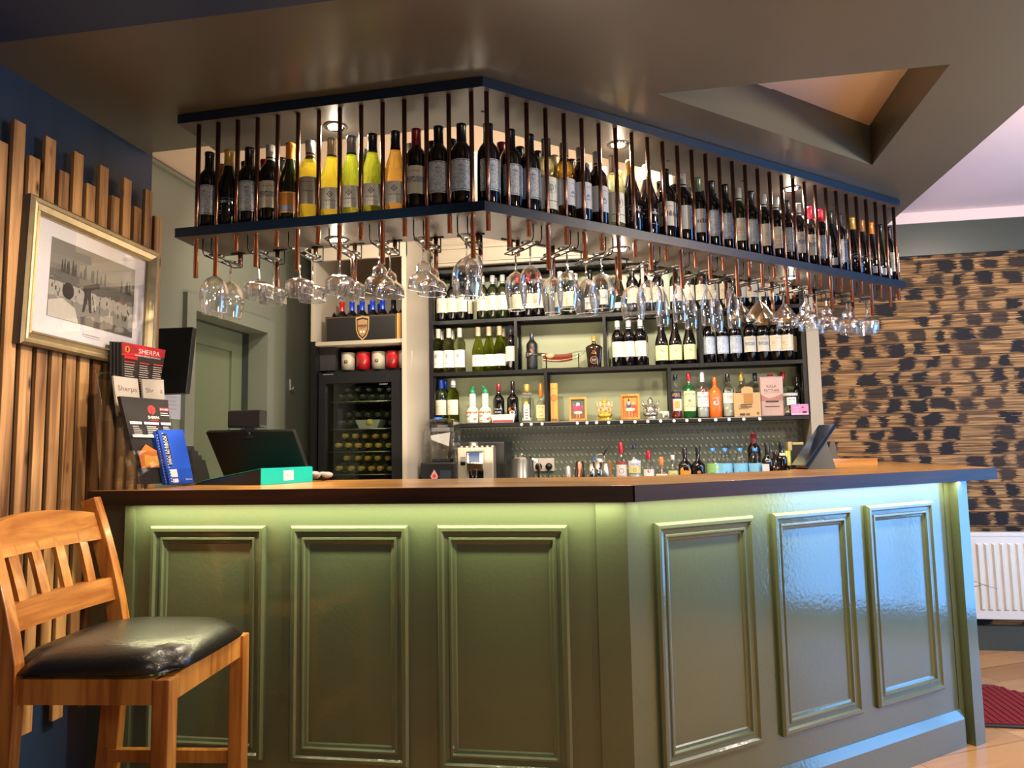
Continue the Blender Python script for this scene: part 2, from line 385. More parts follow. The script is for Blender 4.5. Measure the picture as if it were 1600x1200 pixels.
def scorched():
    m, nt, b = newmat('scorched_boards'); N = nt.nodes; L = nt.links
    tc = N.new('ShaderNodeTexCoord'); sp = N.new('ShaderNodeSeparateXYZ'); L.new(tc.outputs['Object'], sp.inputs[0])
    def M(op, a, bb=None, c=None):
        q = N.new('ShaderNodeMath'); q.operation = op
        for i, x in enumerate((a, bb, c)):
            if x is None: continue
            if isinstance(x, (int, float)): q.inputs[i].default_value = x
            else: L.new(x, q.inputs[i])
        return q.outputs[0]
    X, Z = sp.outputs['X'], sp.outputs['Z']; PH = .0875
    row = M('FLOOR', M('DIVIDE', Z, PH)); fz = M('FRACT', M('DIVIDE', Z, PH))
    def noise(sc, det=3, dist=0., scale3=(1, 1, 1), off=0.):
        mp = N.new('ShaderNodeMapping'); mp.inputs['Scale'].default_value = scale3; mp.inputs['Location'].default_value = (off, off, off)
        L.new(tc.outputs['Object'], mp.inputs['Vector']); n = N.new('ShaderNodeTexNoise'); n.inputs['Scale'].default_value = sc
        n.inputs['Detail'].default_value = det; n.inputs['Distortion'].default_value = dist; L.new(mp.outputs[0], n.inputs['Vector']); return n.outputs['Fac']
    def wn(a, bb):
        c = N.new('ShaderNodeCombineXYZ'); L.new(a, c.inputs[0]); L.new(bb, c.inputs[1])
        n = N.new('ShaderNodeTexWhiteNoise'); n.noise_dimensions = '2D'; L.new(c.outputs[0], n.inputs['Vector']); return n.outputs['Value']
    rowoff = wn(row, row)
    wob = M('MULTIPLY', M('SUBTRACT', noise(9, 3), .5), .16)
    xx = M('ADD', M('ADD', X, wob), M('MULTIPLY', rowoff, .8))
    cx = M('FLOOR', M('DIVIDE', xx, .145)); fx = M('FRACT', M('DIVIDE', xx, .145))
    rnd = wn(cx, row)
    on = M('MULTIPLY', M('GREATER_THAN', rnd, .14), M('ADD', M('MULTIPLY', wn(cx, cx), .35), .65))
    wdt = M('ADD', M('MULTIPLY', wn(row, cx), .26), .20)
    dx = M('ABSOLUTE', M('SUBTRACT', fx, .5))
    fray = M('MULTIPLY', M('SUBTRACT', noise(1, 5, .3, (9, 1, 150)), .5), .75)
    mx_ = N.new('ShaderNodeMapRange'); mx_.interpolation_type = 'SMOOTHSTEP'; L.new(M('ADD', M('SUBTRACT', wdt, dx), fray), mx_.inputs['Value'])
    mx_.inputs['From Min'].default_value = -.06; mx_.inputs['From Max'].default_value = .12
    dz = M('ABSOLUTE', M('SUBTRACT', M('ADD', fz, M('MULTIPLY', M('SUBTRACT', noise(8, 3), .5), .8)), .5))
    mz = N.new('ShaderNodeMapRange'); mz.interpolation_type = 'SMOOTHSTEP'; L.new(M('SUBTRACT', .44, dz), mz.inputs['Value'])
    mz.inputs['From Min'].default_value = -.10; mz.inputs['From Max'].default_value = .12
    scorch = M('MINIMUM', M('MULTIPLY', M('MULTIPLY', M('MULTIPLY', on, mx_.outputs[0]), mz.outputs[0]), 1.35), 1.)
    streak = M('MULTIPLY', M('GREATER_THAN', noise(1, 5, .4, (2.6, 1, 70), 3.), .545), .6)
    grain = noise(1, 5, .5, (3, 1, 120))
    cr = N.new('ShaderNodeValToRGB'); cr.color_ramp.elements[0].position = .32; cr.color_ramp.elements[1].position = .68
    cr.color_ramp.elements[0].color = (*lin('#5e4228'), 1); cr.color_ramp.elements[1].color = (*lin('#b58c5a'), 1); L.new(grain, cr.inputs['Fac'])
    m1 = N.new('ShaderNodeMix'); m1.data_type = 'RGBA'; L.new(M('MAXIMUM', scorch, streak), m1.inputs['Factor'])
    L.new(cr.outputs[0], m1.inputs['A']); m1.inputs['B'].default_value = (0.012, 0.011, 0.012, 1)
    seam = N.new('ShaderNodeMapRange'); L.new(M('ABSOLUTE', M('SUBTRACT', fz, .5)), seam.inputs['Value']); seam.inputs['From Min'].default_value = .465; seam.inputs['From Max'].default_value = .495
    m2 = N.new('ShaderNodeMix'); m2.data_type = 'RGBA'; L.new(M('MULTIPLY', seam.outputs[0], .85), m2.inputs['Factor']); L.new(m1.outputs['Result'], m2.inputs['A']); m2.inputs['B'].default_value = (.006, .005, .004, 1)
    L.new(m2.outputs['Result'], b.inputs['Base Color']); b.inputs['Roughness'].default_value = .75; b.inputs['Specular IOR Level'].default_value = .25
    bp = N.new('ShaderNodeBump'); bp.inputs['Strength'].default_value = .6; bp.inputs['Distance'].default_value = .004
    L.new(M('SUBTRACT', grain, seam.outputs[0]), bp.inputs['Height']); L.new(bp.outputs[0], b.inputs['Normal'])
    return m
burnt = scorched()
def floor_mat():
    m, nt, b = newmat('oak_floor_boards'); N = nt.nodes; L = nt.links
    tc = N.new('ShaderNodeTexCoord'); mp = N.new('ShaderNodeMapping'); mp.inputs['Rotation'].default_value = (0, 0, math.radians(-28)); L.new(tc.outputs['Object'], mp.inputs['Vector'])
    br = N.new('ShaderNodeTexBrick'); br.inputs['Scale'].default_value = 1.; br.inputs['Brick Width'].default_value = 1.2; br.inputs['Row Height'].default_value = .19
    br.inputs['Mortar Size'].default_value = .0018; br.inputs['Color1'].default_value = (*lin('#a9794a'), 1); br.inputs['Color2'].default_value = (*lin('#c69460'), 1); br.inputs['Mortar'].default_value = (*lin('#3a2614'), 1)
    L.new(mp.outputs[0], br.inputs['Vector'])
    mp2 = N.new('ShaderNodeMapping'); mp2.inputs['Scale'].default_value = (1.4, 22, 1); L.new(mp.outputs[0], mp2.inputs['Vector'])
    n = N.new('ShaderNodeTexNoise'); n.inputs['Scale'].default_value = 1.5; n.inputs['Detail'].default_value = 6; L.new(mp2.outputs[0], n.inputs['Vector'])
    mr = N.new('ShaderNodeMapRange'); mr.inputs['To Min'].default_value = .75; mr.inputs['To Max'].default_value = 1.2; L.new(n.outputs['Fac'], mr.inputs['Value'])
    mx = N.new('ShaderNodeMix'); mx.data_type = 'RGBA'; mx.blend_type = 'MULTIPLY'; mx.inputs['Factor'].default_value = 1.; L.new(br.outputs['Color'], mx.inputs['A']); L.new(mr.outputs[0], mx.inputs['B'])
    L.new(mx.outputs['Result'], b.inputs['Base Color']); b.inputs['Roughness'].default_value = .32
    return m
floorm = floor_mat()
mat_red = pm('red_mat_pile', (0.20, 0.006, 0.010), rough=.9, noise=.3, nscale=60, bump=.8, bscale=90)

# ================================================================== ROOM SHELL
ZC, ZS = 2.69, 2.50              # upper ceiling, dropped ceiling
VB, VW = 5.03, 4.83              # back wall of the shelf recess, boarded wall
def slab(name, lo, hi, m, **k):
    mb = MB(); mb.box(lo, hi); return struct(mb.build(name, m, **k))
slab('floor', (-3.2, -2.6, FZ-.1), (3.6, 5.3, FZ), floorm)
slab('ceiling', (-3.2, 2.3, ZC), (1.5, 5.3, ZC+.05), ceil_cream)
slab('ceiling', (1.5, -2.6, ZC-.02), (3.6, 5.3, ZC+.05), ceil_white)
slab('ceiling', (0.0, 2.28, ZC-.004), (1.35, 3.0, ZC+.045), ceil_cream)
# walls
slab('wall_left', (-2.10, -2.6, FZ), (-1.997, 2.70, 2.75), navy_wall)
slab('wall_left', (-2.42, 2.60, FZ), (-2.10, 2.70, 2.75), green_dull)
mb = MB(); mb.box((-2.40, 2.665, FZ), (-2.295, 3.455, 2.75)); mb.box((-2.40, 4.22, FZ), (-2.295, 5.3, 2.75)); mb.box((-2.40, 3.455, 1.985), (-2.295, 4.22, 2.75))
mb.box((-2.295, 2.665, 2.655), (-2.275, 5.03, 2.675)); struct(mb.build('wall_left', green_dull))
slab('wall_back', (-3.2, VB, FZ), (1.22, 5.13, 2.75), green_dull)
slab('wall_front', (-3.2, -2.7, FZ), (3.6, -2.6, 2.75), pm('front_wall_paint', (.16, .14, .11), rough=.7, noise=.05))
mb = MB(); mb.box((3.38, -2.6, FZ), (3.5, 2.5, 2.75)); mb.box((3.38, 4.2, FZ), (3.5, 5.3, 2.75)); mb.box((3.38, 2.5, 2.15), (3.5, 4.2, 2.75)); struct(mb.build('wall_right', navy_wall))
slab('wall_back', (1.19, VW, 0.10), (3.5, VW+.12, 2.393), burnt)
mb = MB(); mb.box((1.19, VW-.012, 2.393), (3.5, VW+.12, 2.60)); struct(mb.build('wall_back', dark_green))
mb = MB(); mb.box((1.19, VW-.02, 2.60), (3.5, VW+.12, 2.67)); struct(mb.build('wall_back', ceil_white))
slab('baseboard_back', (1.0, VW-.022, FZ), (3.4, VW, 0.118), dark_green)
# dropped ceiling with the triangular opening
rA, rB, rC = Vector((-1.651, 2.369)), Vector((-.466, 2.322)), Vector((1.441, 3.993))
d1 = (rB-rA).normalized(); d2 = (rC-rB).normalized(); n1 = Vector((-d1.y, d1.x)); n2 = Vector((-d2.y, d2.x))
def isect(p, d, q, e):
    k = ((q.x-p.x)*e.y-(q.y-p.y)*e.x)/(d.x*e.y-d.y*e.x); return p+d*k
DEP = .275
bB = isect(rA+n1*DEP, d1, rB+n2*DEP, d2)
bA = isect(rA+n1*DEP, d1, Vector((rA.x, 0)), Vector((0, 1)))
bC = isect(rB+n2*DEP, d2, Vector((1.455, 0)), Vector((0, 1)))
turn = isect(rB+n2*DEP, d2, Vector((.245, 0)), Vector((0, 1)))
outer = [(-1.997, -2.6), (1.53, -2.6), (1.53, VW), (.245, VW), (turn.x, turn.y), (bB.x, bB.y), (-1.997, 2.665)]
hole = [(.133, 2.575), (1.115, 2.565), (1.14, 3.462)]
def holed(name, outer, hole, z0, z1, m):
    P = [[Vector((x, y, 0)) for x, y in outer], [Vector((x, y, 0)) for x, y in hole]]
    tri = tessellate_polygon(P); pts = outer+hole; n = len(outer); h = len(hole); mb = MB()
    vs = [(x, y, z0) for x, y in pts]+[(x, y, z1) for x, y in pts]; N_ = len(pts)
    fs = [tuple(t) for t in tri]+[tuple(i+N_ for i in reversed(t)) for t in tri]
    fs += [(i, (i+1) % n, (i+1) % n+N_, i+N_) for i in range(n)]
    fs += [(n+i, n+(i+1) % h, n+(i+1) % h+N_, n+i+N_) for i in range(h)]
    mb.add(vs, fs); o = mb.build(name, m); return struct(o)
holed('ceiling', outer, hole, ZS, ZC, olive)
slab('trim_1', (-1.997, -2.6, 2.475), (1.53, 1.80, 2.50), navy_wall)
# recess side posts, bulkhead, architraves
slab('trim_2', (1.120, 4.79, FZ), (1.195, VB, 2.60), cream)
slab('trim_3', (-1.345, 4.78, 2.50), (1.13, VB, ZC), cream)
mb = MB(); mb.box((-1.345, 4.765, 2.615), (1.13, 4.78, 2.635)); mb.box((-1.345, 4.765, 2.52), (1.13, 4.78, 2.53)); struct(mb.build('trim_4', cream))
# door in the left wall
mb = MB()
for a, b_, c, d in ((3.375, 3.455, FZ, 1.985), (4.22, 4.30, FZ, 1.985), (3.375, 4.30, 1.985, 2.07)):
    mb.box((-2.2949, a, c), (-2.268, b_, d))
struct(mb.build('trim_5', green_dull))
mb = MB(); mb.box((-2.52, 3.44, FZ), (-2.40, 3.455, 1.985)); mb.box((-2.52, 4.22, FZ), (-2.40, 4.235, 1.985)); mb.box((-2.52, 3.44, 1.985), (-2.40, 4.235, 2.0)); struct(mb.build('trim_6', dark_green))
mb = MB(); mb.box((-2.50, 3.455, FZ), (-2.46, 4.22, 1.985)); mb.box((-2.46, 3.455, FZ), (-2.445, 3.56, 1.985)); mb.box((-2.46, 4.10, FZ), (-2.445, 4.22, 1.985)); mb.box((-2.46, 3.56, 1.86), (-2.445, 4.10, 1.985)); mb.box((-2.46, 3.56, .9), (-2.445, 4.10, 1.02))
struct(mb.build('door_1', pm('door_green', (0.17, 0.20, 0.115), rough=.3, coat=.3, noise=.05, nscale=3)))
# window on the right: bright evening-blue glazing
dr = bpy.data.objects.new('window_1', None); COL.objects.link(dr); struct(dr)
mb = MB()
for a, b_, c, d in ((2.5, 2.56, .02, 2.15), (4.14, 4.2, .02, 2.15), (2.56, 4.14, 2.09, 2.15), (2.56, 4.14, .02, .10), (3.34, 3.39, .10, 2.09)):
    mb.box((3.38, a, c), (3.43, b_, d))
mb.build('window_frame', dark_green, dr)
mb = MB(); mb.box((3.43, 2.54, .05), (3.44, 4.16, 2.12)); mb.build('pane', pm('daylit_pane', (.1, .2, .4), rough=.1, emit=(0.12, 0.42, 1.0), estr=7.), dr)

# ================================================================== BAR COUNTER
A = Vector((-1.777, 2.214)); B = Vector((-.007, 2.234)); C = Vector((1.554, 3.46))
e1 = (B-A).normalized(); e2 = (C-B).normalized(); m1 = Vector((-e1.y, e1.x)); m2 = Vector((-e2.y, e2.x))
A0 = A - e1*.06
ct = thing('bar_counter', 'angled sage green panelled bar counter with oak top', 'bar counter')
inB = isect(A+m1*.70, e1, B+m2*.52, e2)
inC = B+e2*1.30+m2*.52
poly = [A0, B, C, Vector((C.x+.03, VW-.003)), Vector((1.20, VW-.003)), inC, inB, Vector((A0.x, (A+m1*.70).y))]
mb = MB(); mb.prism([(p.x, p.y) for p in poly], 1.056, 1.100); mb.build('worktop', oak, ct, bevel=.002)
mb = MB()
T = .012
def strip_poly(p, q, n): return [(p.x-n.x*T, p.y-n.y*T), (q.x-n.x*T, q.y-n.y*T), (q.x, q.y), (p.x, p.y)]
cn = B - (m1+m2).normalized()*(T/((m1+m2).normalized().dot(m1)))
mb.prism([(A0.x, A0.y-T), (cn.x, cn.y), (B.x, B.y), (A0.x, A0.y)], 1.050, 1.0995); mb.build('front_edge', oak_edge, ct)
mb = MB(); L2 = (C-B).length; M2 = Matrix.Translation((B.x, B.y, 0)) @ Matrix.Rotation(math.atan2(e2.y, e2.x), 4, 'Z')
mb.prism([(0.004, -T), (L2, -T), (L2, 0), (0, 0)], 1.050, 1.0995)
mb.build('front_edge', oak_edge, ct, loc=(B.x, B.y, 0), rot=(0, 0, math.atan2(e2.y, e2.x)))
mb = MB(); mb.box((1.02, 4.18, 1.1005), (1.30, 4.82, 1.118)); mb.box((1.02, 4.16, 1.1005), (1.30, 4.18, 1.135)); mb.build('raised_ledge', oak, ct)

bb = ct
O = .06
fA = A+m1*O; fB = isect(A+m1*O, e1, B+m2*O, e2); fE = B+e2*1.70+m2*O
mb = MB(); th = .04
pl = [fA+e1*.075, fB, fE, fE+m2*th, isect(A+m1*(O+th), e1, B+m2*(O+th), e2), fA+e1*.075+m1*th]
mb.prism([(p.x, p.y) for p in pl], FZ, 1.055); mb.build('front_board', green, bb)
def frame(ax, s0, s1, z0, z1, mb, n=None):
    """moulded picture-frame panel on face plane; ax maps (s, out, z) -> world"""
    def ring(a0, a1, steps):
        # rectangular ring from inset a0 to inset a1 with stepped outs
        pass
    prof = [(0, 0), (0, .012), (.008, .020), (.018, .020), (.024, .012), (.036, .010), (.040, .014), (.046, .014), (.050, .006), (.058, .004), (.062, .0)]
    o = len(mb.v)
    for (ins, out) in prof:
        for (s, z) in ((s0+ins, z0+ins), (s1-ins, z0+ins), (s1-ins, z1-ins), (s0+ins, z1-ins)): mb.v.append(tuple(ax(s, out, z)))
    for i in range(len(prof)-1):
        for k in range(4):
            k2 = (k+1) % 4; mb.f.append((o+i*4+k, o+i*4+k2, o+i*4+4+k2, o+i*4+4+k)); mb.m.append(0); mb.sm.append(False)
def axf(base, e, m): return lambda s, out, z: Vector((base.x+e.x*s-m.x*out, base.y+e.y*s-m.y*out, z))
ax1 = axf(A+m1*O, e1, m1); ax2 = axf(B+m2*O, e2, m2)
for s0, s1 in ((.137, .559), (.649, 1.052), (1.148, 1.569)):
    mb = MB(); frame(ax1, s0, s1, .222, .976, mb); mb.build('panel_moulding', green, bb)
for s0, s1 in ((.127, .560), (.655, 1.082), (1.172, 1.596)):
    mb = MB(); frame(ax2, s0, s1, .218, .974, mb); mb.build('panel_moulding', green, bb)
def fbox(ax, s0, s1, o0, o1, z0, z1, mb):
    vs = [ax(s, o, z) for z in (z0, z1) for s, o in ((s0, o0), (s1, o0), (s1, o1), (s0, o1))]
    mb.add(vs, [(0, 1, 2, 3), (7, 6, 5, 4), (0, 4, 5, 1), (1, 5, 6, 2), (2, 6, 7, 3), (3, 7, 4, 0)])
mb = MB(); sB = (fB-(A+m1*O)).dot(e1); sB2 = (fB-(B+m2*O)).dot(e2)
fbox(ax1, 1.658, sB+.004, 0, .012, FZ, 1.055, mb); mb.build('corner_pilaster', green, bb)
mb = MB(); fbox(ax2, sB2-.004, .060, 0, .012, FZ, 1.055, mb); mb.build('corner_pilaster', green, bb)
mb = MB(); fbox(ax2, 1.700, 1.735, -.03, .004, FZ, 1.055, mb); fbox(ax2, 1.735, 1.805, -.03, .040, FZ, 1.055, mb); mb.build('end_post', green, bb)
mb = MB()
for s0, s1 in ((.0, 1.70),):
    vs = [ax2(s, o, z) for s in (sB2, s1) for o, z in ((0, FZ), (.022, FZ), (.022, .085), (.004, .118), (0, .118))]
    mb.add(vs, [(0, 1, 2, 3, 4), (9, 8, 7, 6, 5)]+[(i, (i+1) % 5, (i+1) % 5+5, i+5) for i in range(5)])
mb.build('plinth', green, bb)
mb = MB(); vs = [ax1(s, o, z) for s in (.08, sB) for o, z in ((0, FZ), (.022, FZ), (.022, .085), (.004, .118), (0, .118))]
mb.add(vs, [(0, 1, 2, 3, 4), (9, 8, 7, 6, 5)]+[(i, (i+1) % 5, (i+1) % 5+5, i+5) for i in range(5)]); mb.build('plinth', green, bb)
mb = MB(); fbox(ax1, .039, .075, -.05, .012, FZ, 1.055, mb); mb.build('corner_strip', green, bb)
mb = MB(); fbox(ax1, -.13, .039, -.09, -.05, FZ, 1.055, mb); mb.build('side_board', dark_green, bb)
mb = MB(); fbox(ax2, 1.70, 1.80, -.60, -.03, FZ, 1.055, mb); mb.build('end_board', green, bb)
for ax, s0, s1 in ((ax1, .09, 1.64), (ax2, .07, 1.69)):
    mb = MB(); fbox(ax, s0, s1, .012, .024, 1.0495, 1.0555, mb)
    mb.build('led_strip', pm('led_strip_glow', (1, .9, .6), emit=(1., .88, .45), estr=4.), bb)

# ================================================================== HANGING RACK
ZL0, ZL1, ZU0, ZU1 = 2.022, 2.057, 2.461, 2.496
rk = thing('hanging_bottle_rack', 'navy two-tier bottle rack hung from the ceiling on copper pipes', 'bottle rack')
rp = [(rA.x, rA.y), (rB.x, rB.y), (rC.x, rC.y), (bC.x, bC.y), (bB.x, bB.y), (bA.x, bA.y)]
under = pm('rack_board_underside', (0.10, 0.085, 0.070), rough=.45, noise=.1, nscale=6, bump=.1, bscale=30)
def board(name, z0, z1, top):
    mb = MB(); mb.prism(rp, z0, z1)
    n = 6
    mb.m[0] = 1
    if not top: mb.m[1] = 0
    o = mb.build(name, [navy, under], rk, fix=False); return o
board('upper_board', ZU0, ZU1, True); board('lower_board', ZL0, ZL1, False)
def onL(s, off): q = rA+d1*s+n1*off; return q
def onR(s, off): q = rB+d2*s+n2*off; return q
def pipe(q, z0, z1, r=.0085):
    mb = MB(); mb.lathe([(r, z0), (r, z1)], 12, cap=True); 
    return mb.build('copper_pipe', copper, rk, loc=(q.x, q.y, 0))
pat = [.150, .062, .112, .062]
for i in range(14):
    s = .070+.082*i; dz = [.150, .150, .060, .125, .058, .150, .060, .125, .058, .150, .060, .112, .062, .155][i]
    pipe(onL(s, .030), ZL0-dz, ZU0+.001)
for i in range(31):
    s = .031+.083*i; dz = [.060, .105, .055, .165, .060, .105][i] if i < 6 else [.060, .165, .065, .105][(i-6) % 4]
    pipe(onR(s, .030), ZL0-dz, ZU0+.001)
for i in range(7): pipe(onL(.115+.164*i, .245), ZL0-(.05 if i % 2 == 0 else .15), ZL0+.001)
for i in range(15): pipe(onR(.12+.166*i, .245), ZL0-(.16 if i % 2 == 0 else .06), ZL0+.001)
def downlight(x, y, z):
    mb = MB(); mb.lathe([(.040, z), (.042, z-.004), (.033, z-.007), (.027, z-.003)], 28, M=Matrix.Translation((x, y, 0)))
    bz = mb.build('downlight_bezel', chrome, rk)
    mb = MB(); mb.lathe([(.0001, z-.0035), (.027, z-.0035)], 24, M=Matrix.Translation((x, y, 0)), smooth=False); mb.build('downlight_bulb', lampm, bz)
    light('SPOT', 'rack_lamp', (x, y, z-.012), LAMP_E, (1.0, .84, .62), aim=(x, y, 0), spot_size=2.7, spot_blend=.5, shadow_soft_size=.02)
    light('POINT', 'rack_lamp_glow', (x, y, z-.03), 1.0, (1.0, .84, .62), shadow_soft_size=.015)
LAMP_E = 26
for x, y in ((-1.082, 2.467+.04), (-.016, 2.90), (.81, 3.593)): downlight(x, y, ZU0)
LAMP_E = 24
for x, y in ((-1.079, 2.483+.04), (-.025, 2.905), (.779, 3.60)):
    LAMP_E = 75 if x < -1 else 28
    downlight(x, y, ZL0)
for s in (.09, .55, 1.02, 1.5, 2.2):   # small ceiling screws
    q = onR(s, .16); mb = MB(); mb.lathe([(.0001, ZU0-.003), (.006, ZU0-.003), (.007, ZU0)], 10, M=Matrix.Translation((q.x, q.y, 0))); mb.build('screw', steel_blk, rk)

# wire glass rails under the lower board
ZR = 1.962
def rail(fn, s, off0=.045, off1=.235):
    mb = MB(); w2 = .018; r = .0024
    a, b_ = [], []
    for sg, lst in ((-1, a), (1, b_)):
        for off, z in ((off0, ZL0), (off0, ZR+.012), (off0+.01, ZR), (off1, ZR)):
            q = fn(s+sg*w2, off); lst.append((q.x, q.y, z))
    q0 = fn(s-w2, off1+.012); q1 = fn(s+w2, off1+.012); qm = fn(s+w2, off1+.012)
    mb.tube(a+[(q0.x, q0.y, ZR), (q1.x, q1.y, ZR)]+list(reversed(b_)), r, 6)
    mb.tube([(qm.x, qm.y, ZR), (qm.x, qm.y, ZL0)], r, 6)
    p0 = fn(s-.03, off1+.012); p1 = fn(s+.03, off1+.012); mb.tube([(p0.x, p0.y, ZL0-.002), (p1.x, p1.y, ZL0-.002)], .004, 6)
    return mb.build('glass_rail', steel_blk, rk)
RAILS = [('L', s) for s in (.105, .290, .455, .615, .770, .935, 1.095)]+[('R', s) for s in (.244, .410, .577, .822, .988, 1.156, 1.320, 1.490, 1.665, 1.822, 1.990, 2.157, 2.330)]
for side, s in RAILS: rail(onL if side == 'L' else onR, s)

# ================================================================== GLASSWARE
stem_g = thin_glass('stemware_glass', tint=(.985, .99, .99), edge=1.0, base=.10, power=1.7)
rib_g = thin_glass('ribbed_glass', tint=(.95, .96, .96), edge=1.0, base=.13, rough=.03, power=1.5)
stem_solid = pm('stem_crystal', (.96, .98, .98), rough=.0, trans=1., spec=.5)
stem_solid.node_tree.nodes['Principled BSDF'].inputs['IOR'].default_value = 1.45
def glass_mesh(kind):
    mb = MB()
    foot = [(.0001, .0), (.034, .0), (.0345, .002), (.018, .005), (.006, .009)]
    stem = lambda z: [(.0038, .02), (.0033, z*.6), (.0036, z-.008)]
    if kind == 'balloon': p = foot+stem(.075)+[(.008, .078), (.028, .090), (.044, .112), (.053, .145), (.051, .180), (.043, .222)]
    elif kind == 'goblet': p = foot+stem(.085)+[(.008, .089), (.024, .099), (.036, .118), (.042, .148), (.040, .182), (.032, .232)]
    elif kind == 'coupe': p = foot+stem(.105)+[(.010, .110), (.030, .116), (.047, .126), (.0495, .136), (.0485, .176)]
    elif kind == 'margarita': p = foot+stem(.080)+[(.010, .084), (.020, .090), (.026, .104), (.026, .116), (.031, .126), (.047, .137), (.053, .152), (.054, .178)]
    elif kind == 'hurricane': p = foot+stem(.030)+[(.010, .034), (.026, .050), (.033, .075), (.030, .110), (.029, .140), (.037, .205)]
    elif kind == 'flute': p = foot+stem(.075)+[(.007, .080), (.017, .100), (.026, .135), (.030, .170), (.0285, .210), (.026, .235)]
    elif kind == 'martini': p = foot+stem(.095)+[(.008, .099), (.036, .130), (.064, .170)]
    nb = 8
    ribs = 56 if kind == 'coupe' else 0
    mb.lathe(p[:nb-1]+[(.0001, p[nb-2][1])], 16, mat=1)
    bowl = [(.0002, p[nb-2][1])]+p[nb-2:]
    # subdivide the bowl smoothly
    def sub(q):
        out = []
        for i in range(len(q)-1):
            p0, p1, p2, p3 = q[max(i-1, 0)], q[i], q[i+1], q[min(i+2, len(q)-1)]
            for t in (0, .5):
                out.append(tuple(.5*((2*p1[k])+(-p0[k]+p2[k])*t+(2*p0[k]-5*p1[k]+4*p2[k]-p3[k])*t*t+(-p0[k]+3*p1[k]-3*p2[k]+p3[k])*t**3) for k in (0, 1)))
        return out+[q[-1]]
    if kind != 'martini': bowl = sub(bowl)
    mb.lathe(bowl, 40)
    if ribs:
        for k in range(34):
            a_ = 2*PI*k/34; mb.tube([(bowl[i][0]*1.02*math.cos(a_), bowl[i][0]*1.02*math.sin(a_), bowl[i][1]) for i in range(7, len(bowl))], .0011, 4)
    inner = [(max(r-.0013, .0002), z+.0012) for r, z in bowl[1:]]
    mb.lathe(list(reversed(inner))+[(.0002, inner[0][1]-.001)], 28)
    r, z = bowl[-1]; mb.tube([(r*math.cos(2*PI*k/28), r*math.sin(2*PI*k/28), z) for k in range(28)], .0011, 5, closed=True)
    h = z
    # inverted: foot up at z = 0, rim at -h
    mb.v = [(x, -y, -zz) for x, y, zz in mb.v]
    return mb.build(kind+'_glass', [rib_g if kind == 'coupe' else stem_g, stem_solid]), h
_GP = {}
GN = {'balloon': ('balloon_glass', 'wide balloon wine glass'), 'goblet': ('wine_glass', 'rounded wine glass'), 'coupe': ('ribbed_coupe_glass', 'ribbed coupe glass'),
      'margarita': ('margarita_glass', 'stepped margarita glass'), 'hurricane': ('hurricane_glass', 'curved hurricane cocktail glass'), 'flute': ('champagne_flute', 'slim champagne flute'), 'martini': ('martini_glass', 'conical martini glass')}
def hang(kind, fn, s, off, lab, scale=1., dz=0.):
    if kind not in _GP: _GP[kind] = [glass_mesh(kind)[0], False]
    o, used = _GP[kind]
    if used: o = o.copy(); COL.objects.link(o)
    else: _GP[kind][1] = True; o.name = GN[kind][0]
    q = fn(s, off); o.location = (q.x, q.y, ZR+.008+dz); o.rotation_euler = (0, 0, random.random()*6); o.scale = (scale,)*3
    tag(o, lab, 'glass', 'glasses hanging upside down under the bottle rack')
seq = ['balloon', 'coupe', 'coupe', 'coupe', 'margarita', 'margarita', 'hurricane',
       'goblet', 'goblet', 'balloon', 'balloon', 'flute', 'flute', 'flute', 'martini', 'martini', 'margarita', 'margarita', 'margarita', 'coupe']
for i, ((side, s), k) in enumerate(zip(RAILS, seq)):
    fn = onL if side == 'L' else onR
    where = (f'{nth(i, 7)} left section rail' if side == 'L' else f'{nth(i-7, 13)} right section rail')
    for j, off in enumerate((.095, .195)):
        kk = k
        if k == 'hurricane' and j == 0: kk = 'balloon'
        fr = 'front' if j == 0 else 'rear'
        hang(kk, fn, s, off, f'{GN[kk][1]}, {fr} on {where}')
hang('coupe', onR, 2.43, .16, 'ribbed coupe glass hanging last, beside the right end pipes of the rack')
for j, off in enumerate((.10, .20)):
    pass

# ================================================================== BOTTLES
dark_gl = pm('dark_wine_glass', (0.004, 0.003, 0.004), rough=.06, coat=.6, spec=.6)
green_dk = pm('dark_green_wine_glass', (0.010, 0.016, 0.004), rough=.06, coat=.6, spec=.6)
def wine_glass_mat(name, col, w):
    m = bpy.data.materials.new(name); m.use_nodes = True; MATS[name] = m
    nt = m.node_tree; N = nt.nodes; L = nt.links; N.clear()
    out = N.new('ShaderNodeOutputMaterial'); g = N.new('ShaderNodeBsdfGlass'); g.inputs['Color'].default_value = (*[c**.5 for c in col], 1); g.inputs['IOR'].default_value = 1.36; g.inputs['Roughness'].default_value = .015
    tl = N.new('ShaderNodeBsdfTranslucent'); tl.inputs[0].default_value = (*col, 1); tr = N.new('ShaderNodeBsdfTransparent'); tr.inputs[0].default_value = (*[c**.6 for c in col], 1)
    m1_ = N.new('ShaderNodeMixShader'); m1_.inputs[0].default_value = .30; L.new(g.outputs[0], m1_.inputs[1]); L.new(tr.outputs[0], m1_.inputs[2])
    m2_ = N.new('ShaderNodeMixShader'); m2_.inputs[0].default_value = w; L.new(m1_.outputs[0], m2_.inputs[1]); L.new(tl.outputs[0], m2_.inputs[2]); L.new(m2_.outputs[0], out.inputs[0]); return m
yel_gl = wine_glass_mat('yellow_wine_glass', (.74, .63, .09), .12)
lime_gl = wine_glass_mat('lime_wine_glass', (.52, .58, .09), .12)
pale_gl = wine_glass_mat('pale_wine_glass', (.78, .78, .50), .14)
gold_gl = wine_glass_mat('gold_wine_glass', (.66, .42, .12), .12)
clear_gl = thin_glass('clear_bottle_glass', tint=(.93, .95, .94), edge=.85, base=.07, power=2.5, body=(.8, .82, .8), bodyw=.06)
